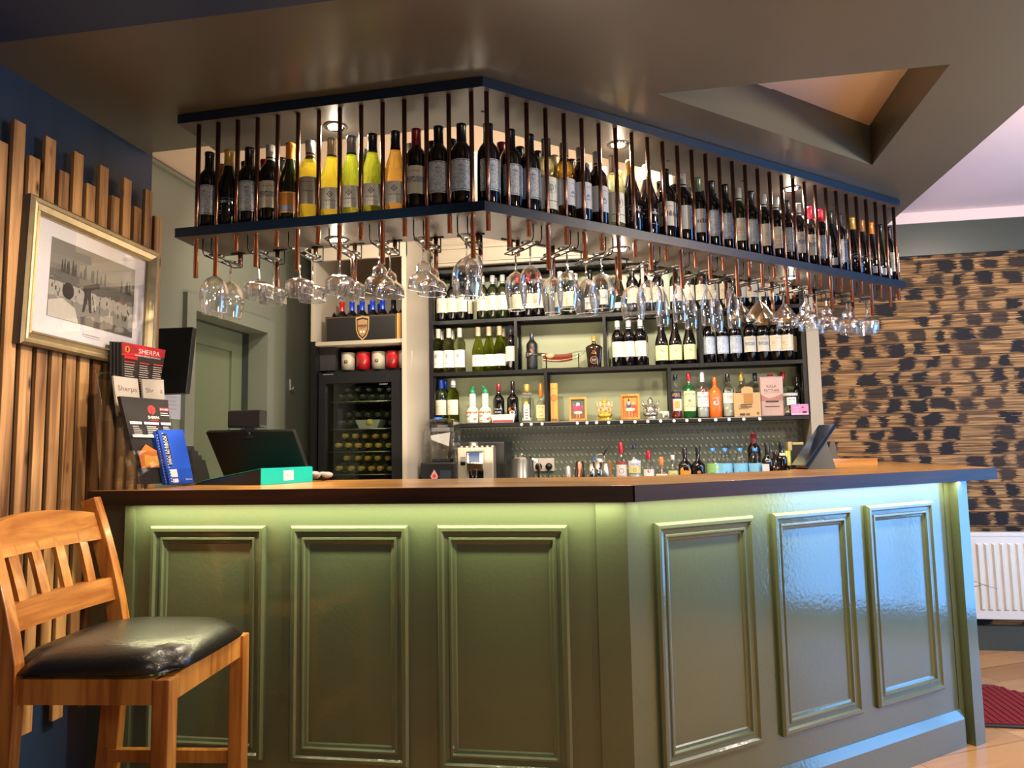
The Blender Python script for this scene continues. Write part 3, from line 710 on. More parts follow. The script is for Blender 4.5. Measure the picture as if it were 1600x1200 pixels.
emer_gl = pm('emerald_glass', (0.012, 0.10, 0.022), rough=.06, coat=.6)
def scroll_mat(name, paper, ink, sc=150):
    m, nt, b = newmat(name); N = nt.nodes; L = nt.links
    tc = N.new('ShaderNodeTexCoord'); n = N.new('ShaderNodeTexNoise'); n.inputs['Scale'].default_value = sc; n.inputs['Detail'].default_value = 2; n.inputs['Distortion'].default_value = 2.2
    L.new(tc.outputs['Object'], n.inputs['Vector'])
    a = N.new('ShaderNodeMath'); a.operation = 'SUBTRACT'; a.inputs[1].default_value = .5; L.new(n.outputs['Fac'], a.inputs[0])
    c = N.new('ShaderNodeMath'); c.operation = 'ABSOLUTE'; L.new(a.outputs[0], c.inputs[0])
    r = N.new('ShaderNodeMapRange'); r.inputs['From Min'].default_value = .02; r.inputs['From Max'].default_value = .07; L.new(c.outputs[0], r.inputs['Value'])
    mx = N.new('ShaderNodeMix'); mx.data_type = 'RGBA'; mx.inputs['A'].default_value = (*lin(ink), 1); mx.inputs['B'].default_value = (*lin(paper), 1)
    L.new(r.outputs[0], mx.inputs['Factor']); L.new(mx.outputs['Result'], b.inputs['Base Color']); b.inputs['Roughness'].default_value = .55
scroll_mat('scroll_paper', '#d6dfea', '#5a6b82')
scroll_mat('castle_paper', '#b9bec6', '#57544f', 70)
def P_bord(h=.30, r=.0375):
    k = h/.30; return [(.0001, .004*k), (r*.85, 0), (r, .004*k), (r, .188*k), (r*.965, .203*k), (r*.80, .219*k), (r*.52, .233*k), (.0145, .246*k), (.0140, .292*k), (.0155, .293*k), (.0155, .300*k), (.0001, .300*k)]
def P_burg(h=.30, r=.0405):
    k = h/.30; return [(.0001, .004*k), (r*.85, 0), (r, .004*k), (r, .125*k), (r*.95, .150*k), (r*.78, .180*k), (r*.55, .212*k), (r*.40, .240*k), (.0145, .262*k), (.0140, .292*k), (.0155, .293*k), (.0155, .300*k), (.0001, .300*k)]
def P_spir(h=.29, r=.036, sh=.66, nr=.0125, fl=.0):
    return [(.0001, .003), (r*.9, 0), (r, .004), (r+fl, h*sh*.5), (r, h*sh), (r*.9, h*(sh+.05)), (r*.55, h*(sh+.115)), (nr+.001, h*(sh+.16)), (nr, h*.9), (nr, h), (.0001, h)]
LAB = {}
def lab(fn): LAB[fn.__name__] = fn; return fn
def L_scroll(a, w, z0, z1):
    a.rect(-w, z0, w, z1, 'scroll_paper', 10); z = z1-(z1-z0)*.28
    a.poly([(-.016, z+.018), (0, z+.022), (.016, z+.018), (.017, z), (.009, z-.014), (0, z-.020), (-.009, z-.014), (-.017, z)], '#c8ccd4')
    a.text('Malbec', 0, z+.004, .006, '#39414f', w=.022).rect(-.008, z-.003, .008, z-.0022, '#39414f').text('RESERVA', 0, z-.009, .003, '#39414f', w=.014)
    a.rect(-w, z0+.004, w, z0+.0055, '#39414f', 10).rect(-w, z1-.0055, w, z1-.004, '#39414f', 10)
def L_cream(a, w, z0, z1):
    a.rect(-w, z0, w, z1, '#e6dcc4', 10); h = z1-z0
    a.text('VINEDO', 0, z1-h*.20, .0032, '#6f624c', w=.020)
    for i in range(3):
        for j in range(4): a.rect(-w*.7+j*.009+random.random()*.003, z1-h*(.42+.12*i), -w*.7+j*.009+.006, z1-h*(.42+.12*i)+.0022, '#b08b52')
    a.ring(-w*.45, z0+h*.5, .004, .0052, '#b08b52').rect(-w*.6, z0+h*.14, w*.6, z0+h*.14+.001, '#8f8168', 4)
def L_tree(a, w, z0, z1):
    a.rect(-w, z0, w, z1, '#e7e7dc', 10); h = z1-z0
    a.disc(0, z0+h*.66, .017, '#7f948f', .021).disc(-.004, z0+h*.66, .010, '#8fa39c', .014).rect(-.0012, z0+h*.36, .0012, z0+h*.62, '#e7e7dc')
    a.rect(-w*.7, z0+h*.24, w*.7, z0+h*.26, '#56605c', 4).lines(-w*.5, w*.5, z0+h*.17, .005, 2, .0014, '#7a817c')
def L_rock(a, w, z0, z1):
    a.rect(-w, z0, w, z1, '#dcdcd6', 10); h = z1-z0; z = z0+h*.68
    a.poly([(0, z+.012), (.011, z), (0, z-.012), (-.011, z)], '#6c7076').poly([(0, z+.008), (.007, z), (0, z-.008), (-.007, z)], '#dcdcd6').disc(0, z, .0028, '#6c7076')
    a.text('THE ROCKS', 0, z0+h*.36, .0050, '#4b4f55', w=.040).rect(-w*.8, z0+h*.20, w*.8, z0+h*.21, '#9a9c9c', 4).lines(-w*.5, w*.5, z0+h*.12, .005, 1, .0012, '#8a8c8c')
def L_cerro(a, w, z0, z1):
    a.rect(-w, z1-.002, w, z1-.001, '#8a8d92', 10).text('CERRO A', 0, z1-.019, .0095, '#c9cdd4', w=.046)
    a.lines(-w*.6, w*.6, z1-.032, .009, 4, .0022, '#80858d', .6)
def L_martino(a, w, z0, z1):
    a.rect(-w, z0, w, z1, '#cfcabb', 10); h = z1-z0; a.text('DE MARTINO', 0, z1-h*.22, .0048, '#2f333a', w=.040)
    a.rect(-w*.75, z0+h*.40, w*.75, z0+h*.62, 'castle_paper', 6).lines(-w*.5, w*.5, z0+h*.26, .006, 2, .0012, '#7d7a70')
def L_castle(a, w, z0, z1):
    a.rect(-w, z0, w, z1, '#cfcdca', 10); h = z1-z0
    a.rect(-w*.8, z0+h*.40, w*.8, z0+h*.54, '#6b5f66', 6).poly([(-.018, z0+h*.54), (-.012, z0+h*.62), (-.006, z0+h*.54)], '#8a6a5c').poly([(-.004, z0+h*.54), (.002, z0+h*.64), (.008, z0+h*.54)], '#8a6a5c').poly([(.010, z0+h*.54), (.015, z0+h*.61), (.020, z0+h*.54)], '#8a6a5c')
    a.text('CHATEAU', 0, z1-h*.22, .004, '#5a4d50', w=.026).lines(-w*.6, w*.6, z0+h*.28, .006, 3, .0012, '#8d8890')
def L_bird(a, w, z0, z1):
    a.rect(-w, z0, w, z1, '#c9cdd6', 10); h = z1-z0
    a.text('CHILE', w*.3, z1-h*.2, .004, '#46557a', w=.018).ring(w*.3, z0+h*.42, .007, .0085, '#5f7aa8').rect(-.004, z0+h*.32, .020, z0+h*.34, '#5f7aa8', 3).poly([(.002, z0+h*.46), (.012, z0+h*.56), (.018, z0+h*.44)], '#5f7aa8')
    a.lines(0, w*.9, z0+h*.16, .005, 2, .0012, '#7b8296')
def L_orange(a, w, z0, z1):
    a.rect(-w, z0, w, z1, '#c8853c', 10); h = z1-z0; a.rect(-w*.25, z0+h*.12, w*.55, z0+h*.34, '#8fa6d8', 4).rect(-w, z0+.003, w, z0+.005, '#f0d9a8', 8).rect(-w, z1-.005, w, z1-.003, '#f0d9a8', 8)
def L_fire(a, w, z0, z1):
    a.rect(-w, z0, w, z1, '#a9a69b', 10); h = z1-z0; a.text('Fireplace', .004, z0+h*.42, .010, '#3a3632', w=.036).rect(-w*.6, z1-h*.2, w*.5, z1-h*.18, '#6a665c', 4)
    a.disc(-w*.72, z0+h*.45, .005, '#c9a23c').disc(-w*.72, z0+h*.56, .003, '#c9a23c')
def L_swirl(a, w, z0, z1):
    a.rect(-w, z0, w, z1, '#e3dca0', 10); h = z1-z0
    a.text('S', 0, z0+h*.52, .020, '#3e3a22', w=.020).lines(-w*.5, w*.5, z0+h*.30, .008, 2, .0016, '#8a8455').rect(-w*.85, z0+h*.08, w*.85, z0+h*.10, '#9a945e', 6)
def L_low(a, w, z0, z1):
    a.rect(-w, z0, w, z0+(z1-z0)*.45, '#c3c3bd', 10).lines(-w*.6, w*.6, z0+.020, .006, 3, .0016, '#6d6d6b')
LBL = {'scroll': L_scroll, 'cream': L_cream, 'tree': L_tree, 'rock': L_rock, 'cerro': L_cerro, 'martino': L_martino, 'castle': L_castle, 'bird': L_bird, 'orange': L_orange, 'fire': L_fire, 'swirl': L_swirl, 'low': L_low}
WORD = {'scroll': 'scrollwork label', 'cream': 'cream script label', 'tree': 'white tree label', 'rock': 'white diamond label', 'cerro': 'white writing', 'martino': 'cream castle label', 'castle': 'brown castle label', 'bird': 'drawing label', 'orange': 'orange label', 'fire': 'grey script label', 'swirl': 'yellow label', 'low': 'low white label', None: 'plain glass'}
CAPS = {}
def capmat(c): return pm('capsule_'+c.strip('#'), c, .28, metal=.25, coat=.2, noise=.05)
_BP = {}
def bottle_proto(shape, body, cap, label, striped=False, facing=0.):
    root = thing('wine_bottle', 'x', 'wine bottle')
    prof = P_bord() if shape == 'bord' else P_burg()
    mb = MB(); mb.lathe(prof, 24); mb.build('bottle_body', body, root)
    top = .3012; mb = MB()
    z0 = .236 if shape == 'bord' else .240
    if striped:
        pr = [(.0162, .232), (.0160, .238), (.0160, .2385), (.0160, .244), (.0160, .2445), (.0160, .250), (.0160, .2505), (.0160, .256), (.0160, .2565), (.0163, top), (.0001, top)]
        mb.lathe(pr, 20, mats=[1, 0, 1, 1, 0, 1, 1, 0, 0, 0])
    else:
        pr = [(.0172, z0), (.0166, z0+.010), (.0160, z0+.02), (.0160, .290), (.0168, .291), (.0168, top), (.0001, top)]
        mb.lathe(pr, 20)
    mb.build('capsule', [capmat(cap), capmat('#0c0c0e')], root)
    if label:
        r = (.0375 if shape == 'bord' else .0405)+.0006
        z0, z1 = (.062, .160) if shape == 'bord' else (.035, .112)
        if label in ('tree',): z0, z1 = .035, .150
        if label == 'swirl': z0, z1 = .030, .125
        if label in ('scroll',): z0, z1 = .058, .168
        a = Art(); LBL[label](a, r*1.15, z0, z1); a.build('bottle_label', on_cyl(r), root, rot=(0, 0, facing))
    return root
def wine(shape, body, cap, label, x, y, z, rz, text, group, striped=False, dim=False):
    key = (shape, body.name, cap, label, striped)
    if key not in _BP: _BP[key] = [bottle_proto(shape, body, cap, label, striped), False]
    root, used = _BP[key]
    if used: root = copy_tree(root)
    else: _BP[key][1] = True
    root.location = (x, y, z); root.rotation_euler = (0, 0, rz); root.scale = (1.09, 1.09, 1.05); tag(root, text, 'wine bottle', group); return root
D, G_, Y_, LM, PL, GD = dark_gl, green_dk, yel_gl, lime_gl, pale_gl, gold_gl
CW = {'#0b0b0d': 'black', '#141018': 'black', '#b8b8b6': 'silver', '#8b8f96': 'grey', '#7a2430': 'dark red', '#a3142b': 'red', '#d27f2a': 'orange', '#c9b08c': 'beige', '#3c4046': 'charcoal', '#151a26': 'dark navy', '#c4a04a': 'gold', '#b9a39b': 'rose silver', '#d8d0c0': 'cream', '#5c6b52': 'olive', '#9b6a3c': 'brown', '#163ca0': 'blue', '#dcdcda': 'white', '#1d2a22': 'dark green'}
BN = {D.name: 'dark wine bottle', G_.name: 'olive wine bottle', Y_.name: 'yellow wine bottle', LM.name: 'lime wine bottle', PL.name: 'pale wine bottle', GD.name: 'golden wine bottle'}
def desc(body, cap, label, striped):
    return f"{BN[body.name]}, {WORD[label]}, {CW[cap]} cap"
# ---- rack, front row (pixel column, shape, glass, capsule, label, striped)
FL = [(326.5, 'bord', D, '#0b0b0d', 'scroll', 0), (357, 'burg', D, '#c4a04a', 'cerro', 0), (389, 'bord', D, '#0b0b0d', 'scroll', 0), (422, 'bord', D, '#b8b8b6', 'martino', 1), (453, 'burg', G_, '#d27f2a', 'orange', 0), (484, 'bord', Y_, '#b8b8b6', 'fire', 1), (518, 'burg', Y_, '#c9b08c', 'rock', 0), (549, 'burg', LM, '#8b8f96', 'rock', 0), (582, 'burg', LM, '#151a26', 'rock', 0), (618, 'burg', GD, '#151a26', 'rock', 0), (651, 'bord', D, '#7a2430', 'martino', 0), (686, 'bord', D, '#0b0b0d', 'scroll', 0), (722, 'bord', D, '#141018', 'scroll', 0)]
FR = [(764, 'bord', D, '#141018', 'scroll', 0), (799, 'bord', D, '#0b0b0d', 'scroll', 0), (828.5, 'bord', D, '#0b0b0d', 'scroll', 0), (855, 'bord', PL, '#3c4046', 'tree', 0), (883, 'bord', GD, '#b8b8b6', 'bird', 1), (909, 'bord', D, '#b8b8b6', 'bird', 1), (935, 'bord', D, '#b8b8b6', 'bird', 1), (960, 'bord', PL, '#b9a39b', 'tree', 0), (987, 'burg', D, '#c4a04a', 'cerro', 0), (1013, 'burg', D, '#c9b08c', 'cerro', 0), (1041, 'bord', D, '#0b0b0d', 'castle', 0), (1068, 'bord', D, '#b8b8b6', 'bird', 1), (1092, 'bord', D, '#5c6b52', 'castle', 0), (1113, 'bord', D, '#141018', 'scroll', 0), (1134.5, 'bord', D, '#0b0b0d', 'scroll', 0), (1155, 'bord', G_, '#b8b8b6', 'cream', 1), (1174.5, 'bord', D, '#141018', 'scroll', 0), (1194, 'bord', D, '#b8b8b6', 'cream', 1), (1213.5, 'bord', D, '#b8b8b6', 'cream', 1), (1232, 'bord', D, '#141018', 'scroll', 0), (1248.5, 'bord', D, '#b8b8b6', 'martino', 1), (1267, 'bord', D, '#a3142b', 'martino', 0), (1284, 'bord', D, '#a3142b', 'scroll', 0), (1299, 'burg', D, '#1d2a22', 'low', 0), (1313, 'bord', D, '#3c4046', 'scroll', 0), (1333, 'burg', D, '#c4a04a', 'cerro', 0), (1347.5, 'burg', D, '#9b6a3c', 'cerro', 0), (1362, 'burg', D, '#d27f2a', 'low', 0), (1377, 'burg', G_, '#0b0b0d', 'low', 0), (1390.5, 'bord', D, '#0b0b0d', 'cream', 0)]
def s_of(px, py, a, n, dd, off):
    P = at_plane(px, py, (n.x, n.y, 0), n.dot(a)+off); return (Vector((P.x, P.y))-a).dot(dd)
gF = 'front row of wine bottles on the hanging rack'; gB = 'back row of wine bottles on the hanging rack'
OFF = .085
for i, (px, sh, bd, cp, lb, st) in enumerate(FL):
    s = s_of(px, 310, rA, n1, d1, OFF); q = onL(s, OFF)
    wine(sh, bd, cp, lb, q.x, q.y, ZL1, random.uniform(.0, .35), f"{desc(bd, cp, lb, st)}, {nth(i, 13)} front left rack", gF, bool(st))
for i, (px, sh, bd, cp, lb, st) in enumerate(FR):
    s = s_of(px, 300+(px-764)*.155, rB, n2, d2, OFF); q = onR(s, OFF)
    wine(sh, bd, cp, lb, q.x, q.y, ZL1, random.uniform(.35, .75)*(1 if i > 2 else .8), f"{desc(bd, cp, lb, st)}, {nth(i, 30)} front right rack", gF, bool(st))
BKL = [('#9b6a3c', 0), ('#0b0b0d', 0), ('#a3142b', 0), ('#0b0b0d', 0), None, None, ('#b8b8b6', 1), None, ('#b8b8b6', 1), ('#0b0b0d', 0), ('#151a26', 0)]
k = 0
for i, c in enumerate(BKL):
    if c is None: continue
    s = (s_of([347, 384, 414, 440, 0, 0, 567, 0, 642, 676, 706][i], 260, rA, n1, d1, .2)); q = onL(s, .200)
    wine('bord', D, c[0], None, q.x, q.y, ZL1, 0, f"dark wine bottle with {CW[c[0]]}{' banded' if c[1] else ''} cap, {nth(k, 9)} back left rack", gB, bool(c[1])); k += 1
BKR = ['#7a2430', '#0b0b0d', '#0b0b0d', '#c9b08c', '#0b0b0d', '#b9a39b', '#b8b8b6', '#c4a04a', '#b8b8b6', '#a3142b', '#0b0b0d', '#0b0b0d', '#b8b8b6', '#3c4046', '#0b0b0d', '#9b6a3c', '#3c4046', '#8b8f96', '#a3142b', '#b8b8b6', '#c9b08c', '#a3142b', '#b8b8b6', '#b9a39b', '#d8d0c0', '#0b0b0d', '#c4a04a', '#8b8f96']
for i, c in enumerate(BKR):
    s = .19+i*.0815; q = onR(s, .195); st = c in ('#b8b8b6', '#3c4046')
    wine('bord', D, c, None, q.x, q.y, ZL1, 0, f"dark wine bottle with {CW[c]}{' banded' if st else ''} cap, {nth(i, 28)} back right rack", gB, st)

# ================================================================== SLATTED WALL, PICTURE
sc_ = thing('slat_cladding', 'vertical pine slats of alternating height on the navy left wall', 'wall cladding')
for k in range(21):
    v0 = 2.667-.0642*k; tall = k % 2 == 1
    mb = MB(); mb.box((-.0075, -.0225, -1), (.0075, .0225, 1), ch=.002)
    z0, z1 = (.332, 2.32) if tall else (.43+.02*(k % 3), 2.225)
    mb.v = [(x, y, (z0 if z < 0 else z1)-1.2+(z+1 if z < 0 else z-1)) for x, y, z in mb.v]
    mb.build('slat', pine, sc_, loc=(-1.966, v0+.0235, 1.2))
mb = MB()
for z in (.6, 1.2, 1.8): mb.box((-1.9968, 1.36, z), (-1.9677, 2.68, z+.04))
mb.build('batten', blk, sc_)
mb = MB(); mb.box((-1.9700, 1.345, .50), (-1.9680, 2.675, 2.19)); mb.build('gap_shade_sheet', pm('gap_shade_black', (.008, .008, .008), rough=.95, noise=.2), sc_)  # dark sheet stands in for the shade between the slats
for ch in sc_.children:
    if ch.name.startswith('slat'): ch.location.x = -1.9600

gold = pm('gilt_frame', (0.40, 0.32, 0.19), rough=.38, metal=.85, noise=.25, nscale=30, bump=.1, bscale=80)
fr_dark = pm('dark_frame_side', (0.03, 0.035, 0.05), rough=.3, noise=.2)
pf = thing('framed_photograph', 'gilt framed black and white landscape photograph hung on the pine slats', 'picture frame', loc=(-1.952, 1.989, 1.583), rot=(0, math.radians(2), PI/2))
# local: x along +v, y = -depth (towards the room is -y)
W_, H_ = .655, .500
def picframe(root, W, H, prof, mat, name='frame', side=None):
    mb = MB(); o = 0
    for ins, out in prof:
        for x, z in ((ins, ins), (W-ins, ins), (W-ins, H-ins), (ins, H-ins)): mb.v.append((x, -out, z))
    for i in range(len(prof)-1):
        for k in range(4):
            k2 = (k+1) % 4; mb.f.append((i*4+k, i*4+k2, i*4+4+k2, i*4+4+k)); mb.m.append(1 if (side and i == 0) else 0); mb.sm.append(False)
    mb.f.append((3, 2, 1, 0)); mb.m.append(0); mb.sm.append(False)
    return mb.build(name, [mat, side or mat], root, fix=False)
picframe(pf, W_, H_, [(0, 0), (0, .030), (.008, .038), (.018, .034), (.024, .036), (.040, .026), (.044, .029), (.052, .020), (.054, .012)], gold, side=fr_dark)
a = Art(); a.rect(.05, .05, W_-.05, H_-.05, '#e4e1e8')
a.build('mount_board', on_front(-.010), pf)
a = Art(); X0, X1, Z0, Z1 = .118, .540, .118, .395
a.rect(X0, Z0, X1, Z1, '#77746f').rect(X0, Z0+.19, X1, Z1, '#827f7a')
def hill(y0, amp, col, n=30, seed=1, base=None):
    rr = random.Random(seed); pts = [(X0, base or Z0)]
    for i in range(n+1): pts.append((X0+(X1-X0)*i/n, y0+rr.random()*amp))
    pts.append((X1, base or Z0)); a.poly(pts, col)
hill(Z0+.165, .012, '#605e5b', seed=3)
for i in range(26):
    rr = random.Random(i); x = X0+.01+(X1-X0-.02)*rr.random(); h = .012+.03*rr.random()*(1.3-abs(x-.33)); w = .006
    if abs(x-.42) < .04: continue
    a.poly([(x-w, Z0+.165), (x+w, Z0+.165), (x+w*.3, Z0+.175+h), (x-w*.3, Z0+.175+h)], '#3c3b39')
hill(Z0+.120, .01, '#a9a5a0', seed=5); hill(Z0+.07, .02, '#8a8681', seed=7); hill(Z0+.02, .02, '#5d5550', seed=9)
for i in range(40):
    rr = random.Random(100+i); x = X0+.01+(X1-X0-.03)*rr.random(); z = Z0+.04+.09*rr.random(); s = .006+.01*(1-(z-Z0)/.14)
    a.rect(x, z, x+s*.5, z+s*1.6, ['#4a4745', '#6d6763', '#c4bfb8', '#38312e'][i % 4])
a.poly([(X0, Z0), (X0+.14, Z0), (X0+.12, Z0+.05), (X0+.06, Z0+.075), (X0, Z0+.055)], '#b8b3ad').disc(X0+.085, Z0+.105, .026, '#2e2826', .030)
a.poly([(X0+.155, Z0+.14), (X0+.215, Z0+.165), (X0+.22, Z0+.15), (X0+.19, Z0+.13), (X0+.20, Z0+.05), (X0+.19, Z0+.05), (X0+.178, Z0+.105), (X0+.165, Z0+.045), (X0+.155, Z0+.045), (X0+.162, Z0+.11)], '#3a3330').disc(X0+.222, Z0+.158, .011, '#2b2523')
a.rect(.285, .078, .370, .092, '#d9d7db').rect(.289, .083, .366, .0865, '#8b898c')
a.build('photograph', on_front(-.0105), pf, layer=.00003)
mb = MB(); mb.box((.052, .0125, .052), (W_-.052, .0135, H_-.052)); mb.v = [(x, -y, z) for x, y, z in mb.v]
mb.build('glass_pane', thin_glass('picture_glass', tint=(.98, .98, .98), edge=.6, base=.045, power=3.), pf)

# ================================================================== BAR STOOL
st = thing('bar_stool', 'oak bar stool with black leather seat beside the bar front', 'bar stool', loc=(-1.345, 1.812, 0), rz=math.radians(6))
def leg(x, y, z0, z1, w=.043): mb = MB(); mb.box((x-w/2, y-w/2, z0), (x+w/2, y+w/2, z1), ch=.004); return mb.build('leg', stool_oak, st)
leg(.195, -.205, FZ, .682); leg(.195, .205, FZ, .682)
for y in (-.215, .225):
    pts = []
    for i in range(19):
        t = i/18; z = FZ+(1.085-FZ)*t
        if z < .70: x = -.19-.055*((.70-z)/.72)**1.6
        else: x = -.19-.105*((z-.70)/.385)**1.35
        pts.append((x, y, z))
    mb = MB(); mb.sweep_rect(pts, (0, .034, 0), [.048+.014*math.sin(PI*min(1, i/18*1.35)) for i in range(19)]); mb.build('leg', stool_oak, st, bevel=.003)
mb = MB()
mb.box((-.17, -.221, .622), (.185, -.195, .682)); mb.box((-.17, .195, .622), (.185, .221, .682)); mb.box((.182, -.19, .622), (.208, .19, .682)); mb.box((-.20, -.20, .622), (-.175, .205, .682)); mb.build('seat_frame', stool_oak, st)
mb = MB(); mb.box((-.21, .200, .315), (.19, .222, .350)); mb.build('stretcher', stool_oak, st)
mb = MB(); mb.box((-.21, -.222, .315), (.19, -.200, .350)); mb.build('stretcher', stool_oak, st)
mb = MB(); mb.box((.178, -.19, .235), (.212, .19, .272), ch=.004); mb.build('footrest', stool_oak, st)
# cushion
mb = MB(); n = 20
def cush(i, j, top):
    u = i/n*2-1; v = j/n*2-1
    wy = .232-.008*u
    ex = max(abs(u), abs(v)); r = (abs(u)**5+abs(v)**5)**.2; sc = ex/r if r > 0 else 1
    x = .228*u*sc; y = wy*v*sc
    e = max(0, 1-r**5 if r < 1 else 0)
    z = .694+(.052*(e**.42) if top else -.016*(e**.5)); return (x+.005, y, z)
for top in (1, 0):
    o = len(mb.v)
    for i in range(n+1):
        for j in range(n+1): mb.v.append(cush(i, j, top))
    for i in range(n):
        for j in range(n):
            f = (o+i*(n+1)+j, o+(i+1)*(n+1)+j, o+(i+1)*(n+1)+j+1, o+i*(n+1)+j+1); mb.f.append(f if top else f[::-1]); mb.m.append(0); mb.sm.append(True)
mb.build('seat_cushion', leather, st)
rear_x = lambda z: -.19-.105*((z-.70)/.385)**1.35
def rail_b(z0, z1, bow, arch, name):
    mb = MB(); m = 14; vs = []
    for i in range(m+1):
        y = -.20+.41*i/m; t = 2*i/m-1; dx = -bow*(1-t*t)
        for z in (z0, z1+(arch*(1-t*t))):
            for d in (-.011, .011): vs.append((rear_x(z)+.0+dx+d, y, z))
    fs = []
    for i in range(m):
        o = i*4; q = o+4
        fs += [(o, o+1, q+1, q), (o+2, q+2, q+3, o+3), (o, q, q+2, o+2), (o+1, o+3, q+3, q+1)]
    fs += [(0, 2, 3, 1), (m*4, m*4+1, m*4+3, m*4+2)]
    mb.add(vs, fs); return mb.build(name, wood('stool_oak_rail', '#8a4e1c', '#c98a42', axis=1, rough=.38, coat=.15, knots=False), st)
rail_b(.965, 1.045, .022, .022, 'back_rail'); rail_b(.785, .850, .014, .004, 'back_rail')
for i in range(4):
    y = -.135+.092*i; pts = [(rear_x(z)-.018*(1-((y-.005)/.2)**2), y+(z-.9)*.02*(i-1.5), z) for z in (.83, .88, .93, .975, .99)]
    mb = MB(); mb.sweep_rect(pts, (0, .034, 0), .013); mb.build('back_slat', stool_oak, st)

# ================================================================== COUNTER: LEAFLET HOLDER AND CONTENTS
acr = thin_glass('clear_acrylic', tint=(.96, .96, .96), edge=.7, base=.06, power=2.2)
CT = 1.1005
def uquad(u0, u1, corners, depth=.0):
    """sheet standing across the +v direction; corners are image points, bottom pair at u0, top pair at u1"""
    bl, br, tr, tl = corners
    return [at_u(*bl, u0), at_u(*br, u0), at_u(*tr, u1), at_u(*tl, u1)]
def sheet_map(P):
    bl, br, tr, tl = P; nrm = (br-bl).cross(tl-bl).normalized()
    if nrm.x < 0: nrm = -nrm
    return lambda s, t, h: (bl*(1-s)*(1-t)+br*s*(1-t)+tr*s*t+tl*(1-s)*t)+nrm*(h+.0008), nrm
def sheet(name, P, thick, mat, text, cat, art, group=None, matp=None):
    f, nrm = sheet_map(P); o = thing(name, text, cat, loc=P[0], group=group)
    base = P[0]; vs = [p-base for p in P]+[p-base-nrm*thick for p in P]
    mb = MB(); mb.add(vs, [(0, 1, 2, 3), (7, 6, 5, 4), (0, 4, 5, 1), (1, 5, 6, 2), (2, 6, 7, 3), (3, 7, 4, 0)]); mb.build('sheets', mat, o)
    if art: art.build('printed_face', lambda s, t, h: f(s, t, h)-base, o)
    return o
paper_blk = pm('black_card', (.015, .013, .012), rough=.5, noise=.1)
hold = thing('leaflet_holder', 'clear acrylic tiered leaflet holder on the left end of the bar', 'leaflet holder')
v0, v1 = 2.245, 2.575
def sidepoly(y):
    pts = [(-1.825, 1.1005), (-1.665, 1.1005), (-1.70, 1.235), (-1.727, 1.235), (-1.750, 1.315), (-1.778, 1.315), (-1.800, 1.395), (-1.828, 1.395), (-1.86, 1.52), (-1.875, 1.52)]
    return pts
for y in (v0, v1):
    mb = MB(); pp = sidepoly(y); vs = [(x, y, z) for x, z in pp]+[(x, y+.003, z) for x, z in pp]; n = len(pp)
    mb.add(vs, [tuple(range(n)), tuple(reversed(range(n, 2*n)))]+[(i, (i+1) % n, (i+1) % n+n, i+n) for i in range(n)]); mb.build('side_panel', acr, hold)
for (xa, za), (xb, zb) in (((-1.665, 1.1005), (-1.70, 1.235)), ((-1.712, 1.12), (-1.750, 1.315)), ((-1.765, 1.13), (-1.800, 1.395)), ((-1.80, 1.14), (-1.86, 1.52))):
    mb = MB(); mb.add([(xa, v0, za), (xa, v1, za), (xb, v1, zb), (xb, v0, zb), (xa-.003, v0, za), (xa-.003, v1, za), (xb-.003, v1, zb), (xb-.003, v0, zb)], [(0, 1, 2, 3), (7, 6, 5, 4), (0, 4, 5, 1), (2, 6, 7, 3), (1, 5, 6, 2), (3, 7, 4, 0)])
    mb.build('pocket_front', acr, hold)
mb = MB(); mb.box((-1.825, v0, 1.1003), (-1.665, v1+.003, 1.103)); mb.build('base_plate', acr, hold)
# menus, back tier
P = uquad(-1.832, -1.888, [(190, 640), (243, 640), (258.5, 547), (190, 534)])
a = Art(); a.rect(0, 0, 1, 1, '#1d1310').poly([(0, .80), (1, .86), (1, 1), (0, 1)], '#c01526').poly([(0, .82), (.45, .88), (.2, 1), (0, 1)], '#8e1020').disc(.12, .90, .055, '#e2702a', .05).disc(.12, .90, .02, '#1a0c08', .035)
a.text('SHERPA', .62, .865, .075, '#f2e6e4', w=.5).text('INDIAN & NEPALESE RESTAURANT', .60, .815, .025, '#f2e6e4', w=.62).rect(.05, .755, .35, .80, '#c01526')
for cx in (.05, .38, .70):
    a.rect(cx, .70, cx+.24, .715, '#c9302f')
    for i in range(16): a.rect(cx, .66-.035*i, cx+.18+.06*random.random(), .67-.035*i, '#b7aca6')
sheet('takeaway_menu', P, .010, paper_blk, 'red and black restaurant menu in the top tier of the leaflet holder', 'menu', a)
for i in range(3):
    Q = [p+Vector((-.012-.008*i, -.008*(i+1), .0)) for p in P]
    sheet('takeaway_menu', Q, .004, paper_blk, f"dark menu edge {['directly', 'second', 'third'][i]} behind the red menu in the leaflet holder", 'menu', None, group='stacked menus behind the red menu')
greyc = pm('grey_card', (.42, .39, .36), rough=.4, noise=.05)
for nm, cs in (('left', [(184, 650), (221, 652), (215, 592), (176.5, 587)]), ('right', [(226, 652), (258, 654), (255.5, 593.5), (221.5, 592)])):
    P = uquad(-1.792, -1.826, cs); a = Art(); a.rect(0, 0, 1, 1, '#a39a92').text('Sherpa', .52, .60, .17, '#4d2c22', w=.78)
    sheet('greeting_card_pack', P, .006, greyc, f'grey folded leaflet lettered in brown, {nm} of the pair in the holder', 'leaflet', a, group='grey leaflets in the middle tier')
P = uquad(-1.706, -1.756, [(220, 756), (273, 754), (262, 625), (187.5, 619)])
a = Art(); a.rect(0, 0, 1, 1, '#231f1e').disc(.60, .865, .085, '#d8322f', .055).poly([(.52, .80), (.62, .84), (.58, .795)], '#231f1e').rect(.595, .83, .615, .875, '#231f1e')
